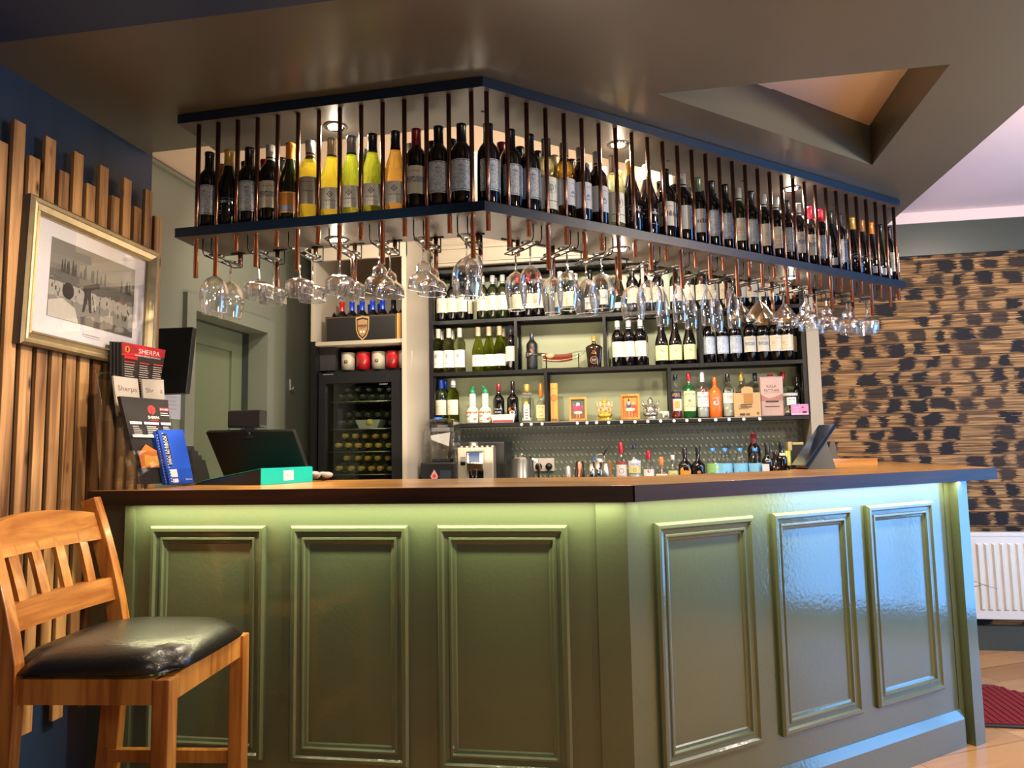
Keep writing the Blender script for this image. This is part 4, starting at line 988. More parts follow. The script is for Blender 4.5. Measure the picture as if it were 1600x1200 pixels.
a.rect(.78, .86, .99, .895, '#d0273c').text('EARLY BIRD', .885, .868, .018, '#ffffff', w=.18).text('SHERPA', .62, .755, .035, '#f0eceb', w=.26).rect(.52, .735, .72, .742, '#d8322f').rect(.78, .80, .98, .81, '#cfc9c6').rect(.78, .825, .95, .835, '#cfc9c6')
for cx, w_ in ((.06, .26), (.36, .34), (.74, .24)):
    a.rect(cx, .685, cx+w_, .715, '#e4e0dd'); a.rect(cx, .56, cx+w_, .565, '#bdb8b5')
    for i in range(6): a.rect(cx+.04, .655-.022*i, cx+w_-.06*random.random()-.03, .663-.022*i, '#cfcac7')
a.rect(.02, .53, .98, .56, '#d9d5d2').poly([(.05, .18), (.95, .18), (.93, .36), (.75, .44), (.5, .38), (.28, .45), (.06, .34)], '#d9762a').poly([(.15, .20), (.85, .20), (.7, .33), (.4, .31), (.2, .33)], '#f0b04a')
sheet('restaurant_leaflet', P, .012, paper_blk, 'dark leaflet with red round logo and food picture in the front tier', 'leaflet', a)
bluec = pm('blue_cover', (.01, .06, .42), rough=.35, coat=.2, noise=.05)
for i, (cs, u0, u1) in enumerate((([(259, 757), (281, 756.5), (268, 673), (241, 675)], -1.684, -1.722), ([(265.5, 757), (303, 754.5), (285.5, 671), (246.5, 672.5)], -1.672, -1.712))):
    P = uquad(u0, u1, cs); a = Art(); a.rect(0, 0, 1, 1, '#1d50c8').rect(.10, .33, .30, .93, '#0d0f16')
    if i == 1:
        vs, fs = text_polys('SPIRAL NOTEBOOK'); x1 = max(v[0] for v in vs); y1 = max(v[1] for v in vs)
        a.e.append(('#f4f4f6', [(.26-y/y1*.11, .36+x/x1*.54) for x, y in vs], fs))
        a.rect(.12, .13, .38, .27, '#eef0f4').rect(.14, .03, .36, .10, '#eef0f4').rect(.17, .045, .20, .085, '#d0607a').text('Silvine', .80, .06, .035, '#e9eefc', w=.26)
        for k in range(16): a.rect(.36+.02*(k % 2), .30+.04*k, .98, .303+.04*k, '#1741a6')
    for k in range(18): a.rect(.02, .04+.052*k, .06, .055+.052*k, '#dfe3ea')
    sheet('spiral_notebook', P, .012, bluec, ['blue spiral notebook half hidden behind the front notebook', 'blue spiral notebook at the front of the leaflet holder'][i], 'notebook', a, group='blue spiral notebooks')
# ring binder
tealm = pm('teal_binder', (.0, .42, .37), rough=.4, noise=.05)
bd = thing('ring_binder', 'black and teal ring binder lying flat on the left counter', 'binder', loc=(-1.365, 2.50, CT), rz=math.radians(-15.5))
mb = MB(); mb.add([(0, 0, 0), (-.34, 0, 0), (-.34, .28, 0), (0, .28, 0), (0, 0, .058), (-.33, 0, .006), (-.33, .28, .006), (0, .28, .058)], [(0, 1, 2, 3), (4, 7, 6, 5), (0, 4, 5, 1), (3, 2, 6, 7), (1, 5, 6, 2), (0, 3, 7, 4)]); mb.build('cover', blk, bd)
mb = MB(); mb.box((0, -.002, 0), (.004, .282, .060), ch=.001); mb.build('spine', tealm, bd)
a = Art(); a.rect(.115, .012, .170, .050, '#e9e2d8').text('MENU', .142, .026, .010, '#7a6a80', w=.030); a.build('spine_label', lambda s, t, h: Vector((.0045+h, s, t)), bd)
mb = MB(); mb.add([(-.001, 0, .060), (-.34, 0, .008), (-.34, .28, .008), (-.001, .28, .060), (-.001, 0, .062), (-.34, 0, .010), (-.34, .28, .010), (-.001, .28, .062)], [(0, 1, 2, 3), (4, 7, 6, 5), (0, 4, 5, 1), (2, 6, 7, 3), (1, 5, 6, 2), (0, 3, 7, 4)]); mb.build('top_cover', tealm, bd)
cc = thing('crumpled_cloth', 'white and dark crumpled cloth behind the teal binder', 'cloth', loc=(-1.275, 2.83, CT))
mb = MB(); random.seed(3)
for i in range(9): mb.ball((random.uniform(-.045, .04), random.uniform(-.03, .03), random.uniform(.012, .032)), .018, mat=i % 2, seg=8, rings=6, sc=(1.5, 1, .7))
mb.build('cloth_folds', [pm('grey_cloth', (.35, .33, .33), rough=.9, noise=.3, nscale=80), blk], cc)
random.seed(11)

# ---- point-of-sale screen seen from behind
def quad_slab(name, P, th, mat, root, ch=0):
    nrm = (P[1]-P[0]).cross(P[3]-P[0]).normalized(); 
    mb = MB(); vs = list(P)+[p+nrm*th for p in P]
    mb.add(vs, [(0, 1, 2, 3), (7, 6, 5, 4), (0, 4, 5, 1), (1, 5, 6, 2), (2, 6, 7, 3), (3, 7, 4, 0)]); return mb.build(name, mat, root, bevel=ch)
ps = thing('till_screen', 'black till touchscreen seen from behind on the left counter', 'till screen')
Pq = [at_v(357, 752, 2.86), at_v(489, 751, 2.84), at_v(462, 670, 2.74), at_v(326, 672, 2.76)]
Pq = [p.copy() for p in Pq]
for p in Pq[:2]: p.z = max(p.z, CT+.012)
quad_slab('screen_back', Pq, .022, blk, ps, .003)
inn = [Pq[0].lerp(Pq[2], .12), Pq[1].lerp(Pq[3], .12), Pq[2].lerp(Pq[0], .12), Pq[3].lerp(Pq[1], .12)]
nr = (Pq[1]-Pq[0]).cross(Pq[3]-Pq[0]).normalized()
quad_slab('rear_shell', [p-nr*.006 for p in inn], .008, blk, ps, .002)
for ch in ps.children: ch.data.materials[0] = pm('matt_black_casing', (.006, .006, .006), rough=.55, spec=.3)
mb = MB(); mb.box((-1.66, 2.86, CT), (-1.40, 3.05, CT+.02), ch=.006); mb.box((-1.56, 2.90, CT+.018), (-1.50, 2.94, CT+.12)); mb.build('stand', blk, ps)
ctr = at_v(392, 664, 2.75)
mb = MB(); mb.box((ctr.x-.02, ctr.y-.012, ctr.z-.055), (ctr.x+.022, ctr.y+.01, ctr.z), ch=.004); mb.ball((ctr.x, ctr.y-.012, ctr.z-.035), .010, seg=10, rings=6); mb.build('mount_knob', blk, ps)
p0 = at_v(360, 669, 2.76); p1 = at_v(403, 643, 2.76)
cdp = thing('customer_display', 'small black customer display box on top of the till screen', 'display')
mb = MB(); mb.box((p0.x, 2.735, p0.z), (p1.x+.022, 2.80, p1.z+.006), ch=.008); mb.build('display_housing', blk, cdp)
# ---- wall-hung monitor
mo = thing('wall_monitor', 'black monitor hung high at the left near the slat wall', 'monitor')
Pm = [at_v(236, 616, 2.92), at_v(297, 616, 2.92), at_v(308, 513.5, 2.96), at_v(236, 510, 2.96)]
Pm[0] = Pm[1]+Vector((-.34, .02, .0)); Pm[3] = Pm[2]+Vector((-.34, .02, .006))
quad_slab('monitor_back', Pm, .03, blk, mo, .004)
ii = [Pm[0].lerp(Pm[2], .2), Pm[1].lerp(Pm[3], .2), Pm[2].lerp(Pm[0], .2), Pm[3].lerp(Pm[1], .2)]; nr = (Pm[1]-Pm[0]).cross(Pm[3]-Pm[0]).normalized()
quad_slab('rear_housing', [p-nr*.03 for p in ii], .034, blk, mo, .004)
mid = (Pm[0]+Pm[2])/2; mb = MB(); mb.tube([mid+Vector((0, .02, 0)), (-2.20, 2.80, mid.z), (-2.294, 2.80, mid.z)], .015); mb.build('wall_arm', steel_blk, mo)
# ---- things by the door
q0, q1 = at_v(262, 652, 3.3), at_v(281, 617, 3.3)
pn = thing('wall_notice', 'pale paper notice behind the leaflet holder', 'notice', loc=(-2.2935, 3.30, 1.45))
a = Art(); a.rect(0, 0, .16, .17, '#b9bcc6').lines(.03, .13, .13, .02, 5, .004, '#9a9cb0').rect(.03, .03, .05, .036, '#c06a80'); a.build('paper', lambda s, t, h: Vector((.001+h, s-.08, t-.05)), pn)
hk = at_u(453, 603, -2.295)
h = thing('wall_hook', 'small white plastic hook on the green wall', 'hook', loc=(-2.295, hk.y, hk.z))
mb = MB(); mb.box((0, -.008, -.03), (.006, .008, .045), ch=.003); mb.tube([(.004, 0, -.02), (.022, 0, -.024), (.026, 0, -.008)], .004); mb.build('hook_body', white_paint, h)
e = thing('card_rack', 'small dark card rack beside the blue notebooks', 'card rack', loc=(-1.83, 2.82, CT))
mb = MB()
for i in range(4): mb.add([(-.03+.018*i, -.06, 0), (-.022+.018*i, -.06, 0), (-.052+.018*i, -.06, .155-.02*i), (-.06+.018*i, -.06, .155-.02*i), (-.03+.018*i, .05, 0), (-.022+.018*i, .05, 0), (-.052+.018*i, .05, .155-.02*i), (-.06+.018*i, .05, .155-.02*i)], [(0, 1, 2, 3), (7, 6, 5, 4), (0, 4, 5, 1), (1, 5, 6, 2), (2, 6, 7, 3), (3, 7, 4, 0)])
mb.build('card_tray', blk, e)

# ---- right end: tilted tablet till and card stand
tb = thing('tablet_till', 'tilted black tablet till on the right end of the counter', 'till screen')
base = Vector((1.00, 3.42, CT))
Pt = [at_v(1240, 733, 3.62), at_v(1262, 737, 3.50), at_v(1307, 667, 3.58), at_v(1283, 668, 3.76)]
for p in Pt[:2]: p.z = max(p.z, CT+.004)
scr = pm('dark_screen', (.008, .015, .035), rough=.12, coat=.6)
quad_slab('tablet', Pt, .018, scr, tb, .002)
nr = (Pt[1]-Pt[0]).cross(Pt[3]-Pt[0]).normalized()
mb = MB(); b0, b1 = Pt[0], Pt[1]; t0 = Pt[3].lerp(Pt[0], .35); t1 = Pt[2].lerp(Pt[1], .35)
g0 = Vector((b0.x+.13, b0.y+.02, CT)); g1 = Vector((b1.x+.13, b1.y+.02, CT))
off = -nr*.002 if nr.x > 0 else nr*.002
mb.add([Vector((b0.x, b0.y, CT)), Vector((b1.x, b1.y, CT)), g1, g0, t0, t1], [(0, 3, 2, 1), (0, 1, 5, 4), (1, 2, 5), (3, 4, 5, 2), (0, 4, 3)]); mb.build('wedge_stand', blk, tb)
a_ = Pt[3]*.96+Pt[0]*.04
card = Art(); 
sp = thing('standing_menu', 'narrow dark menu stand behind the tablet till', 'menu stand')
quad_slab('menu_board', [at_v(1292, 721, 4.2), at_v(1310, 722, 4.2), at_v(1303, 690, 4.25), at_v(1297, 690, 4.25)], .012, pm('brown_board', (.06, .045, .035), rough=.5, noise=.2), sp)

# ================================================================== RIGHT SIDE
rd = thing('radiator', 'white panel radiator below the scorched board wall', 'radiator')
a0, a1 = at_v(1503, 833, 4.74), at_v(1510, 968, 4.74); u0, zt, zb_ = a0.x, a0.z, a1.z
mb = MB(); mb.box((u0, 4.755, zb_), (u0+1.1, 4.80, zt), ch=.004); mb.build('panel', white_paint, rd)
mb = MB()
for i in range(24):
    x = u0+.075+.043*i
    mb.add([(x, 4.756, zb_+.05), (x+.008, 4.742, zb_+.06), (x+.020, 4.742, zb_+.06), (x+.028, 4.756, zb_+.05), (x, 4.756, zt-.06), (x+.008, 4.742, zt-.07), (x+.020, 4.742, zt-.07), (x+.028, 4.756, zt-.06)], [(0, 1, 5, 4), (1, 2, 6, 5), (2, 3, 7, 6), (4, 5, 6, 7), (0, 3, 2, 1)])
mb.build('convector_flutes', white_paint, rd)
mb = MB(); mb.box((u0-.004, 4.752, zt-.022), (u0+1.104, 4.804, zt+.003), ch=.003); mb.box((u0-.003, 4.752, zb_), (u0+.045, 4.803, zt), ch=.003); mb.build('top_grille', white_paint, rd)
mb = MB(); mb.lathe([(.0001, 0), (.009, 0), (.009, .012), (.0001, .012)], 12, M=Matrix.Translation((u0+.02, 4.752, zt-.045)) @ Matrix.Rotation(PI/2, 4, 'X')); mb.build('vent_plug', blk, rd)
mb = MB(); mb.tube([(u0+1.0, 4.78, zb_+.01), (u0+1.0, 4.78, FZ)], .008); mb.build('pipework', white_paint, rd)
mt = thing('door_mat', 'dark red ribbed mat with black edge on the oak floor', 'mat')
mp_ = [(1.36, 3.50), (1.36, 4.10), (1.78, 4.10), (2.16, 3.78), (2.16, 3.50)]
mp_ = [(at_z(*q, FZ).x, at_z(*q, FZ).y) for q in ((1524, 1136), (1520, 1071), (1553, 1072), (1572, 1079))]
mp_ = [(mp_[0][0]-.25, mp_[0][1]), (mp_[1][0]-.25, mp_[1][1]), mp_[2], mp_[3], (2.35, 3.60), (2.35, mp_[0][1]-.01)]
mb = MB(); mb.prism(mp_, FZ+.0005, FZ+.008); mb.build('rubber_edge', blk, mt, bevel=.002)
cx_ = sum(p[0] for p in mp_)/6; cy_ = sum(p[1] for p in mp_)/6
inner = [(cx_+(x-cx_)*.93, cy_+(y-cy_)*.90) for x, y in mp_]
mb = MB(); mb.prism(inner, FZ+.008, FZ+.011)
x = 1.2
mb.build('pile', mat_red, mt)
mb = MB()
for i in range(34):
    x = min(p[0] for p in inner)+.04+.032*i
    lo = min(p[1] for p in inner)+.02; hi = max(p[1] for p in inner)-.02
    if x > 1.55: hi = min(hi, inner[3][1]-(x-inner[3][0])*.85) if x > inner[3][0] else min(hi, inner[2][1]-.02)
    if x < max(p[0] for p in inner)-.03 and hi > lo+.02: mb.box((x, lo, FZ+.010), (x+.014, hi, FZ+.014))
mb.build('ribs', mat_red, mt)
pt = thing('potted_plant', 'spiky green plant hidden behind the right end of the bar', 'plant', loc=(1.545, 4.32, FZ))
mb = MB(); mb.lathe([(.0001, .001), (.085, 0), (.11, .2), (.12, .22), (.10, .22), (.095, .19), (.0001, .19)], 24); mb.build('pot', pm('grey_pot', (.12, .12, .12), rough=.6, noise=.1), pt)
mb = MB(); leafm = pm('leaf_green', (.07, .16, .04), rough=.45, noise=.3, nscale=30)
rr = random.Random(5)
dirs = [(.30, -.05, .29), (.24, -.02, .33), (.19, .02, .41), (.36, -.02, .27), (-.2, .1, .4), (-.1, -.2, .5), (.0, .2, .5), (-.15, .2, .3), (.05, -.1, .62), (-.25, -.05, .3)]
for dx, dy, dz in dirs:
    pts = [(dx*t, dy*t, .19+dz*math.sin(t*PI*.62)*1.05) for t in (0, .2, .4, .6, .8, 1.)]
    wv = Vector((-dy, dx, 0)).normalized()
    o = len(mb.v)
    for i, p in enumerate(pts):
        w_ = .009*math.sin(PI*min(.98, .18+i/5*.8)); mb.v += [tuple(Vector(p)-wv*w_), tuple(Vector(p)+Vector((0, 0, -.002))), tuple(Vector(p)+wv*w_)]
    for i in range(5):
        for k in (0, 1): mb.f.append((o+i*3+k, o+i*3+k+1, o+i*3+4+k, o+i*3+3+k)); mb.m.append(0); mb.sm.append(True)
mb.build('leaves', leafm, pt, fix=False)

# ================================================================== BACK BAR: shelf unit
sh = thing('steel_shelf_unit', 'black steel shelf unit filled with bottles on the back wall', 'shelf unit')
SF, SB = 4.80, 5.00; SX0, SX1 = -1.368, 1.115
ZT = [1.400, 1.757, 2.118, 2.478]
Tb = .024
for x in (SX0, SX1-Tb):
    mb = MB()
    for y in (SF, SB-Tb): mb.box((x, y, ZT[0]-Tb), (x+Tb, y+Tb, ZT[3]))
    for z in ZT: mb.box((x, SF+Tb, z-Tb), (x+Tb, SB-Tb, z))
    mb.build('outer_frame', steel_blk, sh)
for i, z in enumerate(ZT):
    mb = MB(); mb.box((SX0+Tb, SF, z-Tb), (SX1-Tb, SF+Tb, z)); mb.box((SX0+Tb, SB-Tb, z-Tb), (SX1-Tb, SB, z)); mb.box((SX0+Tb, SF+Tb, z-.008), (SX1-Tb, SB-Tb, z-.001)); shf = mb.build('shelf', steel_blk, sh)
    mb = MB()
    for k in range(13): mb.lathe([(.004, 0), (.004, -.006), (.0001, -.006)], 8, M=Matrix.Translation((SX0+.12+.19*k, SF+.012, z-Tb)))
    mb.build('shelf_bolts', steel_blk, shf)
for px, k in ((853, 0), (1047, 0), (806, 1), (945, 1), (1096, 1), (862, 2), (1005, 2), (1150, 2)):
    x = at_v(px, [620, 545, 470][k], SF).x; mb = MB()
    mb.box((x-.010, SF, ZT[k]), (x+.010, SF+.02, ZT[k+1]-Tb)); mb.box((x-.010, SB-.02, ZT[k]), (x+.010, SB, ZT[k+1]-Tb)); mb.box((x-.009, SF+.02, ZT[k+1]-Tb-.02), (x+.009, SB-.02, ZT[k+1]-Tb)); mb.build('upright', steel_blk, sh)
mb = MB(); mb.box((SX0, 5.012, ZT[0]-.03), (SX1, 5.028, ZT[3]+.03)); mb.build('back_panel', green_panel, sh)
struct(slab('trim_7', (-1.345, 5.008, .98), (1.118, 5.029, ZT[0]-.031), emb))
wt = thing('back_worktop', 'dark back bar worktop below the bottle shelves', 'worktop')
mb = MB(); mb.box((-1.345, 4.42, .945), (1.118, 5.005, .98), ch=.003); mb.build('top', pm('dark_worktop', (.05, .045, .04), rough=.35, noise=.2), wt)
mb = MB(); mb.box((-1.345, 4.46, FZ), (1.118, 5.005, .945)); mb.build('cupboards', dark_green, wt)
# fairy lights
fl = thing('string_lights', 'string of round white bulbs along the lowest steel shelf', 'string lights')
pts = []; bulb = pm('frosted_bulb', (.75, .72, .68), rough=.3, emit=(1, .9, .8), estr=.6)
bx = [815, 830, 847, 902, 917, 932, 951, 971, 992, 1012, 1032, 1053, 1073, 1093, 1118, 1139, 1162, 1187]
for px in bx:
    P = at_v(px, 657-(px-815)*.013, SF-.008); z = ZT[0]-.012
    mb = MB(); mb.ball((0, 0, 0), .0105, seg=10, rings=6); mb.build('bulb', bulb, fl, loc=(P.x, SF-.012, z-.004)); pts.append((P.x, SF-.004, z+.008))
mb = MB(); mb.tube(pts, .0012, 5); mb.build('wire', white_paint, fl)

# ---- wine bottles on the shelves
gS = 'wine bottles standing on the back shelves'
VF, VK = 4.865, 4.945
def shelf_wine(px, row, sh_, bd, cp, lb, st_, text, v=VF, rz=0.):
    x = at_v(px, [640, 560, 480][row], v).x
    wine(sh_, bd, cp, lb, x, v, ZT[row], rz, text, gS, bool(st_))
rowB = [(685, 1, 'bord', PL, '#d8d0c0', 'tree', 0), (701.6, 1, 'bord', PL, '#d8d0c0', 'tree', 0), (718.5, 1, 'bord', PL, '#d8d0c0', 'tree', 0),
        (747.5, 1, 'burg', LM, '#c9b08c', 'rock', 0), (764.4, 1, 'burg', LM, '#c9b08c', 'rock', 0), (781, 1, 'burg', LM, '#c9b08c', 'rock', 0), (799, 1, 'bord', D, '#3c4046', 'cream', 1),
        (966, 1, 'bord', D, '#dcdcda', 'cream', 1), (983.5, 1, 'bord', D, '#dcdcda', 'cream', 1), (1002, 1, 'bord', D, '#dcdcda', 'cream', 1),
        (1034.6, 1, 'burg', D, '#0b0b0d', 'swirl', 0), (1056, 1, 'burg', D, '#0b0b0d', 'swirl', 0), (1078, 1, 'burg', D, '#0b0b0d', 'swirl', 0),
        (1108.5, 1, 'bord', D, '#0b0b0d', 'scroll', 0), (1129.6, 1, 'bord', D, '#0b0b0d', 'scroll', 0), (1150, 1, 'bord', D, '#0b0b0d', 'scroll', 0),
        (1173, 1, 'bord', D, '#141018', 'martino', 0), (1193, 1, 'bord', D, '#141018', 'martino', 0), (1212, 1, 'bord', D, '#141018', 'cream', 0), (1231, 1, 'bord', D, '#141018', 'cream', 0)]
rowC = [(691, 2, 'bord', D, '#0b0b0d', 'cream', 0), (707, 2, 'bord', D, '#0b0b0d', 'cream', 0), (722.5, 2, 'bord', D, '#0b0b0d', 'cream', 0),
        (754, 2, 'bord', G_, '#dcdcda', 'cream', 1), (770, 2, 'bord', G_, '#dcdcda', 'cream', 1), (785.5, 2, 'bord', G_, '#dcdcda', 'cream', 1),
        (809, 2, 'bord', D, '#a3142b', 'cream', 0), (826, 2, 'bord', D, '#a3142b', 'cream', 0), (842, 2, 'bord', D, '#a3142b', 'cream', 0),
        (876, 2, 'bord', G_, '#dcdcda', 'cream', 0), (893, 2, 'bord', G_, '#dcdcda', 'cream', 0), (923, 2, 'burg', D, '#0b0b0d', 'martino', 0), (942, 2, 'bord', D, '#0b0b0d', 'martino', 0), (967, 2, 'burg', G_, '#7a2430', 'low', 0),
        (989, 2, 'bord', D, '#0b0b0d', 'cream', 0), (1008, 2, 'bord', D, '#0b0b0d', 'cream', 0), (1029, 2, 'bord', D, '#0b0b0d', 'cream', 0),
        (1057, 2, 'bord', G_, '#0b0b0d', 'cream', 0), (1077, 2, 'bord', G_, '#0b0b0d', 'cream', 0), (1097, 2, 'bord', G_, '#0b0b0d', 'cream', 0), (1114, 2, 'bord', G_, '#0b0b0d', 'cream', 0), (1134, 2, 'bord', G_, '#0b0b0d', 'cream', 0), (1158, 2, 'bord', G_, '#0b0b0d', 'cream', 0),
        (1176, 2, 'bord', D, '#0b0b0d', 'cream', 0), (1192, 2, 'bord', D, '#0b0b0d', 'cream', 0), (1208, 2, 'bord', D, '#0b0b0d', 'cream', 0), (1224, 2, 'bord', D, '#0b0b0d', 'cream', 0), (1240, 2, 'bord', D, '#0b0b0d', 'cream', 0)]
BS = {D.name: 'dark red wine', G_.name: 'dark green wine', Y_.name: 'yellow wine', LM.name: 'lime green wine', PL.name: 'pale clear wine', GD.name: 'golden wine'}
def sdesc(bd, cp, lb, st_): return f"{BS[bd.name]}, {WORD[lb]}, {CW[cp]} cap"
for rws, nmr in ((rowB, 'middle'), (rowC, 'top')):
    for i, (px, rw, s_, bd, cp, lb, st_) in enumerate(rws):
        shelf_wine(px, rw, s_, bd, cp, lb, st_, f"{sdesc(bd, cp, lb, st_)}, {nth(i, len(rws))} on {nmr} shelf", rz=random.uniform(-.15, .15))
backs = [(690, 1, 'bord', PL, '#d8d0c0', None, 0), (707, 1, 'bord', PL, '#d8d0c0', None, 0), (786.5, 1, 'burg', LM, '#c9b08c', None, 0), (1004.5, 1, 'bord', D, '#dcdcda', 'cream', 1), (1236, 1, 'bord', D, '#141018', 'cream', 0), (731, 2, 'bord', D, '#0b0b0d', 'cream', 0), (773.5, 2, 'bord', G_, '#dcdcda', None, 1), (796, 2, 'bord', D, '#dcdcda', 'cream', 1), (900, 2, 'bord', G_, '#dcdcda', None, 0)]
for i, (px, rw, s_, bd, cp, lb, st_) in enumerate(backs):
    shelf_wine(px, rw, s_, bd, cp, lb, st_, f"{sdesc(bd, cp, lb, st_)}, {['pushed behind', 'half hidden at back,', 'rear'][0]} others, {['second', 'third', 'sixth', 'tenth', 'last', 'third', 'fifth', 'seventh', 'eleventh'][i]} place on {['', 'middle', 'top'][rw]} shelf", v=VK)

# ---- spirits and other goods on the lowest shelf / worktop
gP = 'spirit bottles'
def spirit(px, py, v, z, h, r, body, cap, art, text, name='spirit_bottle', cat='spirit bottle', capz=.80, sh=.62, nr=.0125, square=False, fill=None, lz=(.12, .56), capr=1.15, group=gP, rz=0.):
    x = at_v(px, py, v).x; root = thing(name, text, cat, (x, v, z), rz, group)
    prof = P_spir(h, r, sh, nr); mb = MB()
    if square:
        mb.lathe([(a_*1.32 if a_ > .02 else a_, b_) for a_, b_ in prof], 4, M=Matrix.Rotation(PI/4, 4, 'Z'), smooth=False)
    else: mb.lathe(prof, 24)
    mb.build('bottle_body', body, root, bevel=.004 if square else 0)
    if fill:
        mb = MB(); zz = h*min(sh, fill[1]); q = [(.0001, .006), (r*.88, .006), (r*.92, .01), (r*.92, zz), (.0001, zz)]
        if square: q = [(a_*1.30, b_) for a_, b_ in q]; mb.lathe(q, 4, M=Matrix.Rotation(PI/4, 4, 'Z'), smooth=False)
        else: mb.lathe(q, 20)
        mb.build('liquid', fill[0], root)
    mb = MB(); mb.lathe([(nr*capr, h*capz), (nr*capr, h*.995), (nr*capr*.9, h*1.003), (.0001, h*1.003)], 18); mb.build('cap', capmat(cap), root)
    if art:
        a = Art(); w_ = (r*.93 if square else r*1.2); art(a, w_, h*lz[0], h*lz[1])
        a.build('bottle_label', on_front(-(r*.935+.0006)) if square else on_cyl(r+.0012), root)
    return root
def lb(bg, *txt, extra=None):
    def f(a, w, z0, z1):
        H = z1-z0; a.rect(-w, z0, w, z1, bg, 10)
        if extra: extra(a, w, z0, z1)
        for (t, fy, fh, fw, c) in txt: a.text(t, 0, z0+H*fy, H*fh, c, w=w*fw)
    return f
amber_l = pm('amber_liquid', (.16, .035, .006), rough=.1, coat=.3); red_l = pm('red_liquid', (.25, .02, .008), rough=.1, coat=.3)
straw_l = pm('straw_liquid', (.55, .50, .22), rough=.1, coat=.3); clear_l = pm('clear_liquid', (.45, .50, .46), rough=.08, coat=.5)
orange_g = pm('orange_frosted_glass', (.85, .16, .02), rough=.3, coat=.3); white_pl = pm('white_plastic', (.72, .68, .60), rough=.4, noise=.03)
Z3 = ZT[0]
def s3(px, *a, **k): return spirit(px, 640, VF, Z3, *a, **k)
x = at_v(689.6, 640, VF).x; wine('bord', G_, '#163ca0', 'cream', x, VF, Z3, .1, 'dark wine bottle with blue cap at left end of the bottom shelf', gS)
x = at_v(696, 640, VK).x; wine('bord', G_, '#163ca0', 'cream', x, VK, Z3, 0, 'second blue capped wine bottle tucked behind on the bottom shelf', gS)
x = at_v(708.5, 640, VF).x; wine('bord', LM, '#dcdcda', 'cream', x, VF, Z3, 0, 'white wine bottle with white cap on the bottom shelf, left', gS, True)
def fruit(a, w, z0, z1):
    H = z1-z0; rr = random.Random(int(w*1e5))
    a.rect(-w, z0, w, z1, '#efe3d2', 10)
    for i, c in enumerate(('#c0415a', '#e2883a', '#b8375a', '#e0a23c', '#6b8a3c', '#c84a4a')): a.disc(-w*.75+w*.3*i, z0+H*(.80+.05*(i % 2)), .0075, c)
    a.rect(-w*.85, z0+H*.52, -w*.1, z0+H*.56, '#5a3c3c', 2).rect(-w*.85, z0+H*.44, -w*.3, z0+H*.47, '#5a3c3c', 2).disc(w*.45, z0+H*.25, .008, '#d06a4a').disc(w*.62, z0+H*.32, .006, '#d88a5a').rect(-w*.8, z0+H*.12, -w*.2, z0+H*.16, '#b33a3a', 2)
for i, px in enumerate((738.5, 758.5)):
    root = s3(px, .215, .042, white_pl, '#1f7a4a', fruit, ['white plastic juice bottle with green spout, left of the pair', 'white plastic juice bottle with green spout, right of the pair'][i], name='juice_bottle', cat='juice bottle', capz=.97, sh=.42, nr=.023, lz=(.04, .42), group='white juice bottles')
    mb = MB(); mb.lathe([(.022, .213), (.024, .220), (.012, .235), (.010, .245), (.0001, .245)], 14); mb.tube([(0, 0, .236), (-.012 if i else .004, 0, .252), (-.020 if i else .006, 0, .262)], .006, 8); mb.build('pour_spout', pm('green_spout', (.01, .28, .12), rough=.35), root)
def rose(a, w, z0, z1):
    a.text('Tequila', 0, z0+.055, .014, '#d9d4d0', w=w*1.3).text('ROSE', 0, z0+.035, .012, '#d9d4d0', w=w*.9).disc(-.01, z0+.012, .011, '#d8273f').disc(.012, z0+.010, .010, '#d8273f')
s3(779.5, .272, .040, dark_gl, '#8c1320', rose, 'black liqueur bottle with red cap and pink roses, behind the clear tub', capz=.82, sh=.58)
def bail(a, w, z0, z1):
    a.disc(0, z0+.062, .027, '#c9793c', .016).disc(0, z0+.040, .019, '#e9e0cc', .013).disc(0, z0+.040, .008, '#6b4a2c').text('BAILEYS', 0, z0+.058, .008, '#2a120a', w=.042).rect(-.018, z0+.010, .018, z0+.013, '#b9945a', 3)
s3(801.5, .285, .041, dark_gl, '#17120f', bail, 'dark cream liqueur bottle with oval orange label on the bottom shelf', capz=.80, sh=.55, lz=(.10, .5))
def quad_(a, w, z0, z1):
    H = z1-z0; a.rect(-w*.55, z0, w*.60, z0+H*.75, '#e9e6de', 3).text('CAZCABEL', 0, z0+H*.55, H*.10, '#55504a', w=w).lines(-w*.4, w*.45, z0+H*.45, H*.13, 4, H*.06, '#77726a').text('TEQUILA', 0, z1+.012, .010, '#c9a54a', w=w*1.2).disc(0, z0+H*.80, .013, '#c7b54a')
s3(823.7, .262, .036, clear_gl, '#c4a04a', quad_, 'square clear spirit bottle with gold stopper and hanging white tag', square=True, sh=.74, capz=.80, nr=.016, capr=1.25, fill=(clear_l, .12), lz=(.06, .60))
s3(845.7, .262, .031, clear_gl, '#d27f2a', lb('#d8c98f', ('PATRON', .72, .16, 1.3, '#4a3c1e'), ('SILVER', .40, .12, .9, '#6a5a2e'), ('TEQUILA', .12, .12, 1.1, '#3a2f1e')), 'clear spirit bottle with tall orange cork and cream label beside the upright', square=True, sh=.46, capz=.66, nr=.013, fill=(straw_l, .2), lz=(.10, .44))
